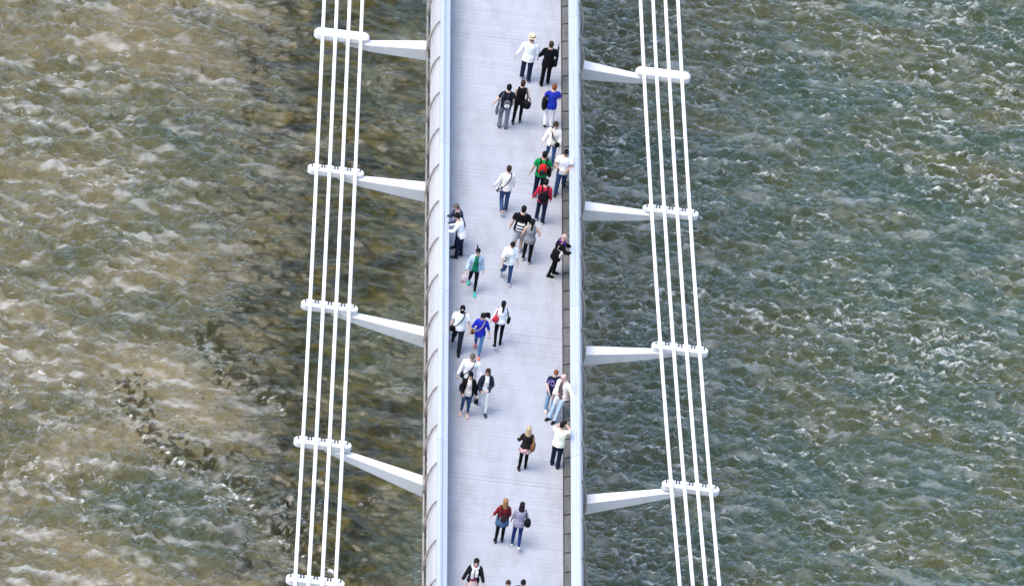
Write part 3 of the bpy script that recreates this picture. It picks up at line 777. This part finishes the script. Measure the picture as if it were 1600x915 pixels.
        for q in g.f:
            if len(q) > 4 and q[0] < nn: continue
            if sum(face_[i] for i in q) >= 2: continue
            fl.append(q)
        v = v + (np.sin(lc[:, 0:1] * 160 + 1) * np.sin(lc[:, 1:2] * 140 + lc[:, 2:3] * 60)) * 0.0035 * (HR @ v3(0, -0.3, 1))
        ob = link('hair', pymesh('hair', v, fl, True), hm, root)
        sd_ = ob.modifiers.new('thick', 'SOLIDIFY'); sd_.thickness = 0.008; sd_.offset = -1
        if hair == 'long':                           # locks of uneven length falling over the shoulders
            g = Geo(); hr = random.Random(int(abs(face * 7 + H * 1000)))
            upz = T @ v3(0, 0, 1)
            for q in range(9):
                t = (q - 4) / 4.0; x0 = 0.066 * t; ln = 0.27 - 0.05 * abs(t) + hr.uniform(-.04, .03)
                yb = -0.078 * math.sqrt(max(1 - t * t * .8, .2))
                x1 = x0 * 1.35 + hr.uniform(-.012, .012)
                g.tube([hp(x0 * .8, yb * .8, 0.15), hp(x0 * 1.08, yb * 1.05, 0.07), hp(x0 * 1.2, yb - 0.006, 0.0), hp(x1, yb - 0.022, 0) - upz * ln * 0.45 * hs, hp(x1 * 1.02 + hr.uniform(-.01, .01), yb - 0.030, 0) - upz * ln * hs], [.022 * hs, .026 * hs, .024 * hs, .020 * hs, .006 * hs], n=7, ref=ex)
            v, f = fuse(g, 0.010, 1)
            link('hair_length', pymesh('hair_length', v, f, True), hm, root)
        if hair == 'pony':
            g = Geo(); g.tube([hp(0, -0.085, 0.15), hp(0, -0.125, 0.15), hp(0.005, -0.145, 0.08), hp(0, -0.14, -0.03), hp(-0.01, -0.13, -0.14), hp(-0.01, -0.12, -0.2)], [.02 * hs, .03 * hs, .036 * hs, .034 * hs, .026 * hs, .01 * hs], n=10, ref=ex)
            link('ponytail', g.mesh('ponytail', True), hm, root)
        if hair == 'bun':
            g = Geo(); g.ball(hp(0, -0.095, 0.165), (.042 * hs, .04 * hs, .04 * hs), n=12, m=8); link('hair_bun', g.mesh('hair_bun', True), hm, root)
        if hair == 'wind':
            g = Geo()
            for q in range(5):
                o_ = (q - 2) * 0.02
                g.tube([hp(-0.03, -0.05, 0.15 - abs(o_)), hp(-0.11, -0.06 + o_, 0.14 - o_), hp(-0.19, -0.07 + o_, 0.11 - o_ * 1.5), hp(-0.27 - 0.02 * (q % 2), -0.06 + o_ * 1.5, 0.07 - o_ * 2)], [.03 * hs, .036 * hs, .028 * hs, .008 * hs], n=8, ref=ey)
            v, f = fuse(g, 0.012, 2); link('hair_length', pymesh('hair_length', v, f, True), hm, root)
        if hair == 'flick':
            g = Geo(); g.tube([hp(0, -0.07, 0.17), hp(0.03, -0.11, 0.21), hp(0.05, -0.13, 0.26), hp(0.07, -0.14, 0.31)], [.03 * hs, .03 * hs, .024 * hs, .008 * hs], n=10, ref=ex)
            link('ponytail', g.mesh('ponytail', True), hm, root)
    if hat is not None:
        kind, hc, bc = hat
        g = Geo()
        if kind == 'straw':
            g.loft([(hp(0, 0, 0.165), ex, ey, .150 * hs, .165 * hs), (hp(0, 0, 0.172), ex, ey, .150 * hs, .165 * hs), (hp(0, 0, 0.174), ex, ey, .094 * hs, .112 * hs), (hp(0, 0, 0.225), ex, ey, .090 * hs, .108 * hs), (hp(0, 0, 0.262), ex, ey, .076 * hs, .092 * hs), (hp(0, 0, 0.268), ex, ey, .04 * hs, .05 * hs)], n=24)
            ht = link('hat', g.mesh('hat', True), cloth(hc, 0.8, 60, 0.3), root)
            g = Geo(); g.loft([(hp(0, 0, 0.176), ex, ey, .0965 * hs, .1145 * hs), (hp(0, 0, 0.212), ex, ey, .0935 * hs, .1115 * hs)], n=24); link('hat_band', g.mesh('hat_band', True), cloth(bc), ht)
        elif kind == 'cap':
            g.loft([(hp(0, -0.005, 0.150), ex, ey, .086 * hs, .108 * hs), (hp(0, -0.005, 0.20), ex, ey, .080 * hs, .10 * hs), (hp(0, -0.005, 0.236), ex, ey, .055 * hs, .07 * hs), (hp(0, -0.005, 0.250), ex, ey, .015 * hs, .02 * hs)], n=20)
            ht = link('cap', g.mesh('cap', True), cloth(hc), root)
            g = Geo(); g.loft([(hp(0, 0.14, 0.150), ex, ey, .075 * hs, .07 * hs), (hp(0, 0.14, 0.160), ex, ey, .073 * hs, .068 * hs)], n=16); link('cap_peak', g.mesh('cap_peak', True), cloth(hc), ht)
            if bc is not None:
                g = Geo(); g.ball(hp(0, 0.088, 0.198), (.030 * hs, .014 * hs, .024 * hs), n=12, m=6, ax=np.array([ex, ey, ez])); link('cap_badge', g.mesh('cap_badge', True), cloth(bc), ht)
        elif kind == 'beanie':
            g.loft([(hp(0, -0.004, 0.142), ex, ey, .088 * hs, .110 * hs), (hp(0, -0.004, 0.175), ex, ey, .090 * hs, .111 * hs), (hp(0, -0.01, 0.225), ex, ey, .066 * hs, .082 * hs), (hp(0, -0.02, 0.27), ex, ey, .03 * hs, .036 * hs), (hp(0, -0.02, 0.285), ex, ey, .01 * hs, .012 * hs)], n=20)
            link('beanie', g.mesh('beanie', True), cloth(hc, bump=0.6), root)
    if glasses:
        g = Geo()
        for sg in (-1, 1): g.ball(hp(sg * 0.032, 0.098, 0.118), (.028 * hs, .008 * hs, .018 * hs), n=10, m=5, ax=np.array([ex, ey, ez])); g.tube([hp(sg * 0.06, 0.085, 0.124), hp(sg * 0.078, 0.0, 0.122)], .004, n=5)
        g.tube([hp(-0.02, 0.102, 0.122), hp(0.02, 0.102, 0.122)], .004, n=5)
        link('sunglasses', g.mesh('sunglasses', True), cloth((.01, .01, .012), 0.15, 20, 0, name='lens'), root)
    if scarf is not None:
        g = Geo(); R_ = []
        for i in range(17):
            t = 2 * math.pi * i / 16; R_.append(up(0.105 * s * math.sin(t), 0.02 + 0.10 * s * math.cos(t), 0.515 * s - 0.035 * math.cos(t)))
        g.tube(R_, 0.040 * s, n=8)
        g.tube([up(0.05, 0.11, 0.48 * s), up(0.07, 0.165, 0.34 * s), up(0.06, 0.17, 0.12 * s)], [.045, .055, .05], n=8, flat=0.5, ref=(0, 1, 0))
        g.tube([up(-0.05, 0.11, 0.48 * s), up(-0.06, 0.165, 0.36 * s), up(-0.06, 0.17, 0.20 * s)], [.045, .055, .05], n=8, flat=0.5, ref=(0, 1, 0))
        v, f = fuse(g, 0.014, 2); link('scarf', pymesh('scarf', v, f, True), cloth(scarf, bump=0.6), root)
    return dict(root=root, up=up, s=s, A=A, pel=pel, hp=hp, T=T, build=build, fem=fem)

# ------------------------------------------------------------------ bags and things carried
def carried(name, label, cat, P):
    o = empty(name, P['root'].location, P['root'].rotation_euler[2]); tag(o, label, cat); return o
def puff(c, size, R=np.eye(3), p=3.0, n=18, m=8, taper=0.0):
    g = Geo(); secs = []
    for i in range(m + 1):
        t = -1 + 2 * i / m; k = (1 - abs(t) ** 3.2) ** (1 / 2.6) if abs(t) < 1 else 0.25
        k = max(k, 0.45) * (1 - taper * (t + 1) / 2)
        secs.append((np.asarray(c) + R[:, 2] * size[2] * t, R[:, 0], R[:, 1], size[0] * k, size[1] * k))
    return g.loft(secs, n=n, p=p)
def strap(pts, w=0.022, flat=0.35):
    P_ = [np.asarray(q, float) for q in pts]; out = []
    for i in range(len(P_) - 1):                      # smooth the path a little
        p0, p1, p2, p3 = P_[max(i - 1, 0)], P_[i], P_[i + 1], P_[min(i + 2, len(P_) - 1)]
        for t in (0, .25, .5, .75): out.append(0.5 * ((2 * p1) + (-p0 + p2) * t + (2 * p0 - 5 * p1 + 4 * p2 - p3) * t * t + (-p0 + 3 * p1 - 3 * p2 + p3) * t ** 3))
    out.append(P_[-1]); g = Geo(); g.tube(out, w, n=6, flat=flat, ref=(0, 1, 0)); return g
def backpack(P, label, c, c2=None, size=(0.15, 0.085, 0.22), z=0.27, strapc=None, y=-0.205, pocket=True, pat=None):
    o = carried('backpack', label, 'backpack', P); s = P['s']; up = P['up']; T = P['T']
    b_ = link('pack_body', puff(up(0, y * s, z * s), [q * s for q in size], T, taper=0.18).mesh('pack_body', True), cloth(c, 0.6, bump=0.3, pat=pat), o)
    if pocket: link('front_pocket', puff(up(0, (y - size[1] * 0.75) * s, (z - size[2] * 0.35) * s), [size[0] * .75 * s, size[1] * .5 * s, size[2] * .5 * s], T).mesh('front_pocket', True), cloth(c2 or c, 0.6), b_)
    for sg in (-1, 1):
        x = 0.095 * s
        g = strap([up(sg * x, y * s + 0.05, (z + size[2] * 0.8) * s), up(sg * x, -0.10 * s, 0.515 * s), up(sg * x * 1.1, 0.0, 0.545 * s), up(sg * x * 1.15, 0.105 * s, 0.47 * s), up(sg * x * 1.3, 0.145 * s, 0.36 * s), up(sg * 0.165 * s, 0.07 * s, 0.20 * s), up(sg * 0.155 * s, y * s + 0.06, (z - size[2] * 0.75) * s)], 0.026 * s)
        link('shoulder_strap', g.mesh('shoulder_strap', True), cloth(strapc or c, 0.7), o)
    return o
def shoulder_bag(P, label, c, pos, size, across=1, strapc=None, name='shoulder_bag', yaw=0.0, same=False, flap=None, pat=None, sl=0.0):
    """across: side (+1 right, -1 left) of the shoulder that carries the strap"""
    o = carried(name, label, 'bag', P); s = P['s']; up = P['up']
    c0 = up(pos[0] * s, pos[1] * s, pos[2] * s); R = P['T'] @ Rz(yaw)
    b_ = link('bag_body', puff(c0, [q * s for q in size], R, p=3.4).mesh('bag_body', True), cloth(c, 0.6, bump=0.35, pat=pat), o)
    if flap is not None: link('flap', puff(c0 + R @ v3(0, (0.01 if pos[1] >= 0 else -0.01), size[2] * 0.35 * s), [size[0] * 1.02 * s, size[1] * 1.06 * s, size[2] * .55 * s], R, p=3.4).mesh('flap', True), cloth(flap, 0.6), b_)
    sh = (0.10 if not same else 0.145) * across * s
    k = 0.13 * s
    pf = [up(sh, 0.0, 0.545 * s if not same else 0.535 * s)]
    if same: mid_f, mid_b = [up(0.21 * across * s, 0.10 * s, 0.30 * s)], [up(0.21 * across * s, -0.10 * s, 0.30 * s)]
    else: mid_f, mid_b = [up(sh * 0.9, 0.12 * s, 0.46 * s), up(0.02 * across * s, 0.165 * s, 0.28 * s), up(-0.12 * across * s, 0.15 * s, 0.10 * s)], [up(sh * 0.9, -0.11 * s, 0.46 * s), up(0.02 * across * s, -0.155 * s, 0.28 * s), up(-0.12 * across * s, -0.15 * s, 0.10 * s)]
    topz = c0 + R @ v3(0, 0, size[2] * 0.8 * s)
    e1, e2 = topz + R @ v3(0.0, size[1] * 0.5 * s, 0), topz + R @ v3(0.0, -size[1] * 0.5 * s, 0)
    g = strap([e1] + mid_f[::-1] + pf + mid_b + [e2], 0.018 * s, 0.45)
    link('strap', g.mesh('strap', True), cloth(strapc or c, 0.7), o)
    return o
def hand_bag(P, label, c, hand='R', size=(0.14, 0.06, 0.16), drop=0.30, name='carrier_bag', pat=None, yaw=0.3):
    o = carried(name, label, 'bag', P); s = P['s']; wr, fo_ = P['A'][hand][2], P['A'][hand][4]
    grip = wr + fo_ * 0.095 * s; c0 = grip - v3(0, 0, drop)
    R = Rz(yaw)
    link('bag_body', puff(c0, size, R, p=3.0, taper=0.2).mesh('bag_body', True), cloth(c, 0.5, bump=0.5, pat=pat), o)
    for q in (-1, 1):
        g = strap([c0 + R @ v3(-size[0] * .55, q * size[1] * .6, size[2] * .72), grip + R @ v3(-0.02, 0, 0.004), grip + R @ v3(0.02, 0, 0.004), c0 + R @ v3(size[0] * .55, q * size[1] * .6, size[2] * .72)], 0.010, 0.6)
        link('handle', g.mesh('handle', True), cloth(c, 0.5), o)
    return o
p = person('man in cream straw hat and loose white shirt walking away', (0.78, 9.98), 0, 1.80, build=1.12, legL=(.33, .5), legR=(-.1, .03), armL=(-.05, .38, .25, 0), armR=(0, .22, .3, .2), top=WHITE, hem=.12, hair='short', hairc=HGR, hat=('straw', (.62, .52, .33), (.05, .035, .025)), legs=DJEAN, shoes=(.45, .42, .38))
p = person('man in black suit walking beside the man in straw hat', (1.20, 9.86), 0, 1.72, legR=(.3, .45), legL=(-.1, .03), armL=(.25, .35, .5, .2), armR=(.35, .3, 1.1, .1), top=WHITE, jacket=dict(c=BLACK, hem=.16), open_=.05, legs=BLACK, shoes=BLACK, hair='short', hairc=HBR)
u = carried('umbrella', 'folded black umbrella tucked under the arm of the black suited man', 'umbrella', p)
g = Geo(); g.tube([p['up'](.27, -.30, .12), p['up'](.27, .02, .28), p['up'](.28, .30, .42)], [.012, .034, .028], n=8); link('canopy', g.mesh('canopy', True), cloth(BLACK), u)
g = Geo(); g.tube([p['up'](.28, .30, .42), p['up'](.285, .40, .47), p['up'](.285, .44, .46)], .012, n=6); link('handle', g.mesh('handle', True), cloth((.03, .02, .015), .3), u)
shoulder_bag(p, 'black satchel on the right hip of the black suited man', BLACK, (.24, -.03, .0), (.06, .13, .14), across=1, same=True)
p = person('man in dark navy T-shirt with small grey backpack, arm swung out', (0.02, 7.19), 4, 1.74, legR=(0, .03), legL=(.28, .55), armL=(.1, .42, .15, 0), armR=(.1, .15, .4, .1), top=(.014, .017, .03), sleeve='short', legs=(.16, .16, .20), shoes=(.05, .06, .07), skin='light')
backpack(p, 'small grey and white backpack low on the back of navy T-shirt man', (.10, .10, .10), (.5, .5, .5), size=(.12, .06, .15), z=.14, y=-.17, strapc=BLACK)
shoulder_bag(p, 'long grey bag hanging by the left leg of navy T-shirt man', (.09, .10, .11), (-.26, .05, -.28), (.05, .10, .16), across=-1, same=True)
p = person('woman in black sleeveless top and black trousers with bare arms walking away', (0.26, 7.50), -4, 1.72, True, legL=(-.08, .03), legR=(.3, .45), armR=(.0, .38, .3, .0), armL=(.05, .12, .3, .1), top=BLACK, sleeve='none', hem=.1, legs=BLACK, shoes=(.06, .06, .065), hair='bun', hairc=HBR, skin='light')
shoulder_bag(p, 'large black shoulder bag on right hip of woman in black', BLACK, (.21, -.14, -.04), (.17, .10, .15), across=1, same=True, yaw=-.5)
p = person('man in royal blue T-shirt and white trousers walking away', (1.52, 7.56), 6, 1.72, legR=(0, .03), legL=(.28, .6), armL=(.3, .3, 1.2, .2), armR=(.2, .3, .9, .4), top=(.015, .03, .30), sleeve='short', hem=.13, legs=(.78, .76, .74), shoes=BLACK, hair='short', hairc=HRED)
shoulder_bag(p, 'long black bag at left side of man in royal blue T-shirt', BLACK, (-.25, -.02, .03), (.07, .12, .26), across=-1, same=True, yaw=.2)
p = person('woman in cream jacket and sunglasses walking along the right railing', (1.55, 5.20), 176, 1.72, True, legL=(.25, .1), legR=(-.2, .4), armR=(.0, .32, .2, 0), armL=(.1, .2, .3, .1), top=CREAM, jacket=dict(c=(.78, .72, .63), hem=.12), open_=.05, legs=JEAN, shoes=(.2, .15, .1), hair='bob', hairc=HBR, glasses=True, head=(0, .15))
shoulder_bag(p, 'black crossbody bag over cream jacket of woman by the railing', BLACK, (-.18, .13, -.02), (.11, .05, .09), across=1, yaw=.3)
p = person('man in green T-shirt wearing a red backpack', (0.96, 3.56), 0, 1.76, build=1.08, legL=(-.08, .03), legR=(.3, .45), armL=(-.1, .3, .2, 0), armR=(.0, .22, .3, 0), top=(.005, .20, .05), sleeve='short', hem=.1, legs=NAVY, shoes=(.6, .6, .6), hair='short', hairc=HB, skin='tan')
backpack(p, 'red and black backpack on the man in green T-shirt', (.50, .015, .015), (.02, .02, .02), size=(.15, .09, .21), z=.25, strapc=BLACK)
shoulder_bag(p, 'black jacket bundled over right side of green T-shirt man', BLACK, (.25, -.06, .08), (.06, .09, .19), across=1, same=True, name='folded_jacket', yaw=.1)
p = person('man in white shirt, jeans and dark glasses, holding a phone, by right railing', (1.66, 3.72), 176, 1.72, build=1.1, legR=(.28, .1), legL=(-.2, .35), armR=(.35, .25, 1.4, .3), armL=(.2, .25, 1.2, .9), top=(.80, .78, .75), sleeve='short', hem=.13, legs=JEAN, shoes=(.03, .02, .02), hair='short', hairc=HB, glasses=True, head=(.1, .25), skin='tan')
u = carried('phone', 'dark mobile phone held by white shirted man at the railing', 'phone', p)
wr, fo_ = p['A']['R'][2], p['A']['R'][4]
link('phone_case', bevelled(Geo().box(-.035, .035, -.005, .005, -.07, .07).mesh('phone_case'), .004), cloth((.02, .02, .025), .2), u, tuple(wr + fo_ * .11))
p = person('man in cream jumper and blue jeans mid stride with patterned bag', (0.02, 2.60), 8, 1.74, legR=(0, .03), legL=(-.10, .95), armL=(.1, .32, .3, 0), armR=(.1, .2, .5, 0), lean=.06, top=(.76, .71, .62), hem=.08, legs=JEAN, shoes=(.42, .30, .22), hair='short', hairc=HBR)
shoulder_bag(p, 'black and white patterned messenger bag on cream jumper man', (.03, .03, .03), (-.23, -.10, -.03), (.13, .06, .11), across=1, yaw=.5, pat=((-9, 9, -9, 9, -9, 9), (.55, .55, .55), 14.0, None))
p = person('man in red hooded top and dark jeans wearing a black backpack', (1.24, 2.11), -4, 1.70, legR=(-.1, .03), legL=(.3, .45), armL=(-.05, .32, .35, 0), armR=(.05, .15, .3, 0), top=(.46, .02, .05), hem=.07, legs=DJEAN, shoes=(.5, .5, .5), hair='short', hairc=HB)
backpack(p, 'black backpack on the man in red hooded top', BLACK, size=(.17, .09, .22), z=.22)
p = person('broad man in black T-shirt and pale shorts seen from behind', (0.27, 0.42), -6, 1.80, build=1.15, legL=(0, .03), legR=(.25, .45), armL=(.0, .22, .15, 0), armR=(.1, .25, .5, .1), top=BLACK, sleeve='short', hem=.08, legs=(.42, .42, .44), shorts=True, shoes=(.4, .4, .4), hair='short', hairc=HB, skin='fair')
backpack(p, 'black and white striped backpack low on man in black T-shirt', (.02, .02, .02), (.02, .02, .02), size=(.16, .08, .20), z=.13, y=-.20, strapc=BLACK, pocket=False, pat=((-9, 9, -9, 9, -9, 9), (.7, .7, .7), 2.6, 'Z'))
p = person('woman in grey vest top and black trousers with bare shoulders', (0.80, -0.19), -6, 1.70, True, build=1.08, legR=(-.1, .03), legL=(.28, .45), armR=(-.1, .45, 1.3, .2), armL=(0, .30, .6, .2), top=(.20, .20, .205), sleeve='none', hem=.12, legs=BLACK, shoes=(.30, .28, .27), hair='pony', hairc=HB, skin='fair')
p = person('woman in white T-shirt and blue jeans looking down with printed tote', (0.14, -1.57), 186, 1.70, True, build=1.1, legL=(.12, .06), legR=(-.15, .75), armR=(.1, .18, .4, .2), armL=(.0, .22, .3, .1), top=WHITE, sleeve='elbow', hem=.1, legs=JEAN, shoes=(.3, .3, .33), hair='short', hairc=HD, head=(.2, .55))
shoulder_bag(p, 'white printed tote bag on woman in white T-shirt', (.60, .59, .56), (.15, .17, .20), (.10, .035, .16), across=1, same=True, yaw=-.2, pat=((-9, 9, -9, 9, -9, 9), (.18, .17, .17), 17.0, None), strapc=WHITE)
p = person('man in dark blue jacket leaning on the left railing', (-1.66, 0.12), 105, 1.72, legL=(.1, .1), legR=(-.15, .15), armL=(.75, .15, .8, .3), armR=(.65, .15, .9, .3), lean=.28, top=(.3, .32, .35), jacket=dict(c=(.02, .028, .05), hem=.14), open_=.05, legs=DJEAN, shoes=BLACK, hair='grey', hairc=HGR, head=(-.35, .2), skin='pink')
p = person('person with black hair, white shirt and jeans leaning on left railing', (-1.66, -0.42), 78, 1.70, legL=(.1, .1), legR=(-.05, .1), armL=(.75, .2, .8, .4), armR=(.75, .2, .9, .4), lean=.30, top=WHITE, hem=.08, legs=DJEAN, shoes=(.02, .025, .04), hair='short', hairc=HB, head=(.1, .35))
p = person('woman in green top and pale blue cardigan with turquoise shoes', (-0.99, -2.34), 178, 1.68, True, build=.95, legL=(.32, .1), legR=(-.22, .5), armR=(.2, .35, .7, .2), armL=(-.15, .25, .3, 0), top=(.005, .13, .07), jacket=dict(c=(.34, .44, .52), hem=.10), open_=.10, legs=BLACK, crop=.06, shoes=(.03, .45, .36), hair='flick', hairc=HB, glasses=True)
hand_bag(p, 'white and pink carrier bag held by woman in turquoise shoes', (.66, .56, .54), 'R', (.13, .06, .15), .22, pat=((-9, 9, -9, 9, -9, .62), (.62, .22, .25), 5.0, None))
p = person('person in black coat with purple scarf leaning on right railing', (1.66, -0.62), -86, 1.68, True, build=1.1, legL=(.06, .06), legR=(-.16, .1), armL=(.75, .2, .75, .3), armR=(.70, .25, .9, .5), lean=.16, top=BLACK, jacket=dict(c=BLACK, hem=.22), open_=.04, legs=BLACK, shoes=BLACK, hair='grey', hairc=(.42, .30, .25), head=(-.3, .2), scarf=(.10, .02, .16), skin='pink')
shoulder_bag(p, 'cream cloth tote bag on the person in black coat at railing', (.55, .49, .42), (.22, .12, .12), (.12, .045, .15), across=1, same=True, yaw=-.9, strapc=(.45, .40, .36))
p = person('woman in white top and black trousers with long black ponytail', (-0.15, -4.78), 2, 1.70, True, build=.95, legR=(0, .03), legL=(-.16, .85), armL=(.0, .28, .25, 0), armR=(.1, .30, .9, .1), top=(.78,.78,.78), sleeve='long', hem=.05, legs=BLACK, shoes=BLACK, hair='pony', hairc=HB)
shoulder_bag(p, 'red shoulder bag on the woman with long black ponytail', (.50, .03, .05), (-.19, -.10, .12), (.11, .07, .12), across=-1, same=True, yaw=.4)
shoulder_bag(p, 'black jacket carried on right arm of woman with long ponytail', BLACK, (.26, .02, .05), (.06, .10, .13), across=1, same=True, name='folded_jacket', yaw=-.2)
p = person('man in black baseball cap and white T-shirt with crossbody strap', (-1.50, -5.70), 176, 1.78, build=1.08, legL=(.33, .1), legR=(-.28, .55), armR=(-.1, .18, .3, 0), armL=(.1, .3, .2, 0), top=WHITE, sleeve='short', hem=.08, legs=(.014, .018, .028), shoes=BLACK, hair='short', hairc=HB, hat=('cap', BLACK, (.6, .6, .6)), head=(0, .3), skin='light')
shoulder_bag(p, 'black hip bag hung from the strap of capped man', BLACK, (.20, .10, -.06), (.10, .06, .10), across=-1, yaw=-.4)
p = person('woman in royal blue top and jeans, dark hair blown sideways', (-0.85, -5.76), 170, 1.66, True, legL=(.33, .1), legR=(-.2, .55), armR=(.1, .38, .2, 0), armL=(-.1, .32, .3, 0), lean=.05, top=(.015, .025, .34), sleeve='elbow', hem=.14, legs=(.07, .16, .30), shoes=(.62, .20, .18), hair='wind', hairc=HB, head=(.25, .2))
shoulder_bag(p, 'small brown bag on the woman in royal blue top', (.09, .04, .02), (.25, .04, -.06), (.06, .07, .09), across=-1, strapc=(.35, .25, .2))
p = person('large man in white shirt with black diagonal strap walking behind two women', (-1.18, -8.20), 172, 1.82, build=1.18, legL=(.28, .1), legR=(-.2, .4), armR=(.1, .25, .2, 0), armL=(.15, .38, .25, 0), lean=.08, top=(.8, .8, .8), hem=.08, legs=DJEAN, shoes=BLACK, hair='short', hairc=HGR, head=(-.2, .2))
shoulder_bag(p, 'black hip bag on large man in white shirt', BLACK, (.22, .06, -.05), (.06, .10, .09), across=-1)
p = person('woman in black jacket, cream top and black beanie', (-1.42, -8.86), 180, 1.66, True, legL=(.14, .08), legR=(.02, .10), armR=(.3, .3, 1.0, .5), armL=(.05, .25, .2, 0), top=(.58, .52, .46), sleeve='none', hem=.08, jacket=dict(c=BLACK, hem=.12), open_=.11, legs=JEAN, crop=.10, shoes=(.52, .40, .34), hair='long', hairc=HD, hat=('beanie', BLACK, None))
shoulder_bag(p, 'black handbag on the shoulder of woman in black beanie', BLACK, (.24, .02, .16), (.08, .11, .13), across=1, same=True)
hand_bag(p, 'small black bag dangling from hand of woman in black beanie', BLACK, 'L', (.07, .05, .09), .14, name='hand_bag')
p = person('woman in white trousers and navy cardigan with long brown hair', (-0.62, -8.78), 186, 1.70, True, build=.95, legL=(.30, .1), legR=(-.2, .65), armR=(.35, .3, 1.0, .5), armL=(.25, .25, 1.3, .9), top=(.78, .76, .73), sleeve='none', hem=.06, jacket=dict(c=(.014, .018, .035), hem=.09), open_=.10, legs=(.80, .78, .73), shoes=(.02, .035, .06), hair='long', hairc=(.035, .016, .012), head=(-.5, .1))
shoulder_bag(p, 'black slouch bag on arm of woman in white trousers', BLACK, (.30, .08, .02), (.07, .14, .12), across=1, same=True, yaw=-.3)
p = person('red haired person in navy T-shirt with purple print looking down', (1.33, -8.15), 188, 1.64, legL=(.06, .06), legR=(0, .04), armR=(.3, .2, .8, .5), armL=(.35, .2, .9, .6), top=(.010, .014, .045), sleeve='short', hem=.14, toppat=((-.11, .11, .0, 1, 1.06, 1.30), (.30, .20, .48), 20.0, None), legs=LJEAN, shoes=(.56, .50, .46), hair='short', hairc=HRED, head=(0, .35), skin='light')
hand_bag(p, 'white plastic bag held by the red haired person', (.66, .66, .66), 'L', (.13, .08, .19), .24)
p = person('bald man in cream jacket and pale jeans leaning against right railing', (1.58, -8.72), 140, 1.74, build=1.05, legL=(.42, .06), legR=(.46, .12), armL=(-.15, .55, .5, -.3), armR=(.15, .12, .4, .3), lean=.0, side=.04, top=(.09, .07, .075), sleeve='none', toppat=((-.12, .12, .0, 1, .95, 1.25), (.25, .2, .2), 14.0, None), jacket=dict(c=(.78,.69,.60), hem=.10), open_=.10, legs=(.34, .44, .54), shoes=BLACK, hair='bald', hairc=(.3, .25, .2), head=(-.2, .3), skin='pink')
p = person('person in pale yellow T-shirt and dark jeans taking a photo', (1.53, -10.86), -14, 1.74, build=1.08, legL=(.10, .05), legR=(-.06, .04), armL=(1.15, .25, 1.5, .5), armR=(1.15, .35, 1.5, .5), top=(.80, .80, .60), sleeve='short', hem=.08, legs=DJEAN, shoes=BLACK, hair='short', hairc=HD, head=(0, .15))
u = carried('camera', 'black camera raised by the person in pale yellow T-shirt', 'camera', p)
cm = (p['A']['L'][2] + p['A']['R'][2]) / 2 + np.array([0, .03, .06])
link('camera_body', bevelled(Geo().box(-.065, .065, -.03, .03, -.045, .045).mesh('camera_body'), .01), cloth(BLACK, .4), u, tuple(cm))
link('lens', Geo().loft([((0, .03, 0), (1, 0, 0), (0, 0, 1), .034, .034), ((0, .10, 0), (1, 0, 0), (0, 0, 1), .036, .036)], n=14).mesh('lens', True), cloth(BLACK, .3), u, tuple(cm))
p = person('blonde woman in black top and pink patterned skirt', (0.45, -11.40), 2, 1.68, True, legL=(-.08, .03), legR=(.28, .45), armL=(.2, .3, .9, .1), armR=(.0, .2, .5, .1), top=(.015, .012, .012), hem=.02, skirt=((.66, .46, .45), .17, ((-9, 9, -9, 9, -9, 9), (.30, .16, .16), 16.0, None)), legs=BLACK, shoes=(.03, .02, .02), hair='long', hairc=(.40, .32, .17))
shoulder_bag(p, 'brown leather shoulder bag on the blonde woman', (.16, .07, .03), (.22, -.08, .06), (.08, .12, .17), across=1, same=True, yaw=-.3, strapc=(.30, .14, .05))
p = person('woman in dark red shirt with very long fair hair and denim round waist', (-0.30, -15.35), 3, 1.70, True, legL=(-.04, .03), legR=(.14, .2), armL=(.0, .42, .35, 0), armR=(.1, .2, .6, .2), top=(.17, .012, .016), sleeve='elbow', hem=.04, waist=(.06, .11, .19), legs=BLACK, shoes=(.05, .05, .05), hair='long', hairc=(.26, .14, .055), head=(.0, 0), skin='light')
backpack(p, 'small dark brown backpack on woman with very long fair hair', (.03, .012, .014), size=(.10, .06, .14), z=.17, y=-.215, pocket=False)
p = person('woman in lilac grey top and blue jeans with dark hair', (0.23, -15.38), -3, 1.70, True, legL=(0, .03), legR=(-.12, .8), armL=(.1, .2, .4, .2), armR=(.0, .28, .3, 0), top=(.27, .25, .32), sleeve='elbow', hem=.12, legs=(.012, .024, .11), shoes=(.6, .6, .6), hair='long', hairc=(.016, .010, .014))
shoulder_bag(p, 'bulky black shoulder bag on woman in lilac grey top', BLACK, (.27, -.04, .06), (.10, .12, .16), across=1, same=True, yaw=.2)
p = person('woman in white scarf, black cardigan and pale pink skirt', (-1.00, -18.86), 180, 1.72, True, legL=(.25, .1), legR=(-.15, .4), armR=(.05, .35, .2, 0), armL=(.05, .32, .3, 0), top=(.20, .03, .08), sleeve='none', jacket=dict(c=(.012, .012, .016), hem=.08), open_=.10, skirt=((.60, .44, .38), .50, None), legs=(.4, .28, .22), shoes=(.2, .12, .1), hair='bob', hairc=HD, scarf=(.66, .62, .58), head=(.1, .1))
p = person('person with short brown hair in brown jacket', (0.0, -19.75), 180, 1.70, legL=(.2, .1), legR=(-.15, .4), top=(.10, .06, .05), legs=DJEAN, shoes=BLACK, hair='short', hairc=HBR)
p = person('person with black hair in dark navy jacket walking towards us with lowered head', (0.47, -19.66), 176, 1.74, build=1.05, legL=(.2, .1), legR=(-.15, .4), armL=(.1, .35, .4, .1), armR=(.1, .3, .4, .1), top=(.3, .2, .2), jacket=dict(c=(.012, .016, .03), hem=.12), open_=.06, legs=DJEAN, shoes=BLACK, hair='short', hairc=HB, head=(-.2, .3))

bpy.data.objects.remove(_tmp)
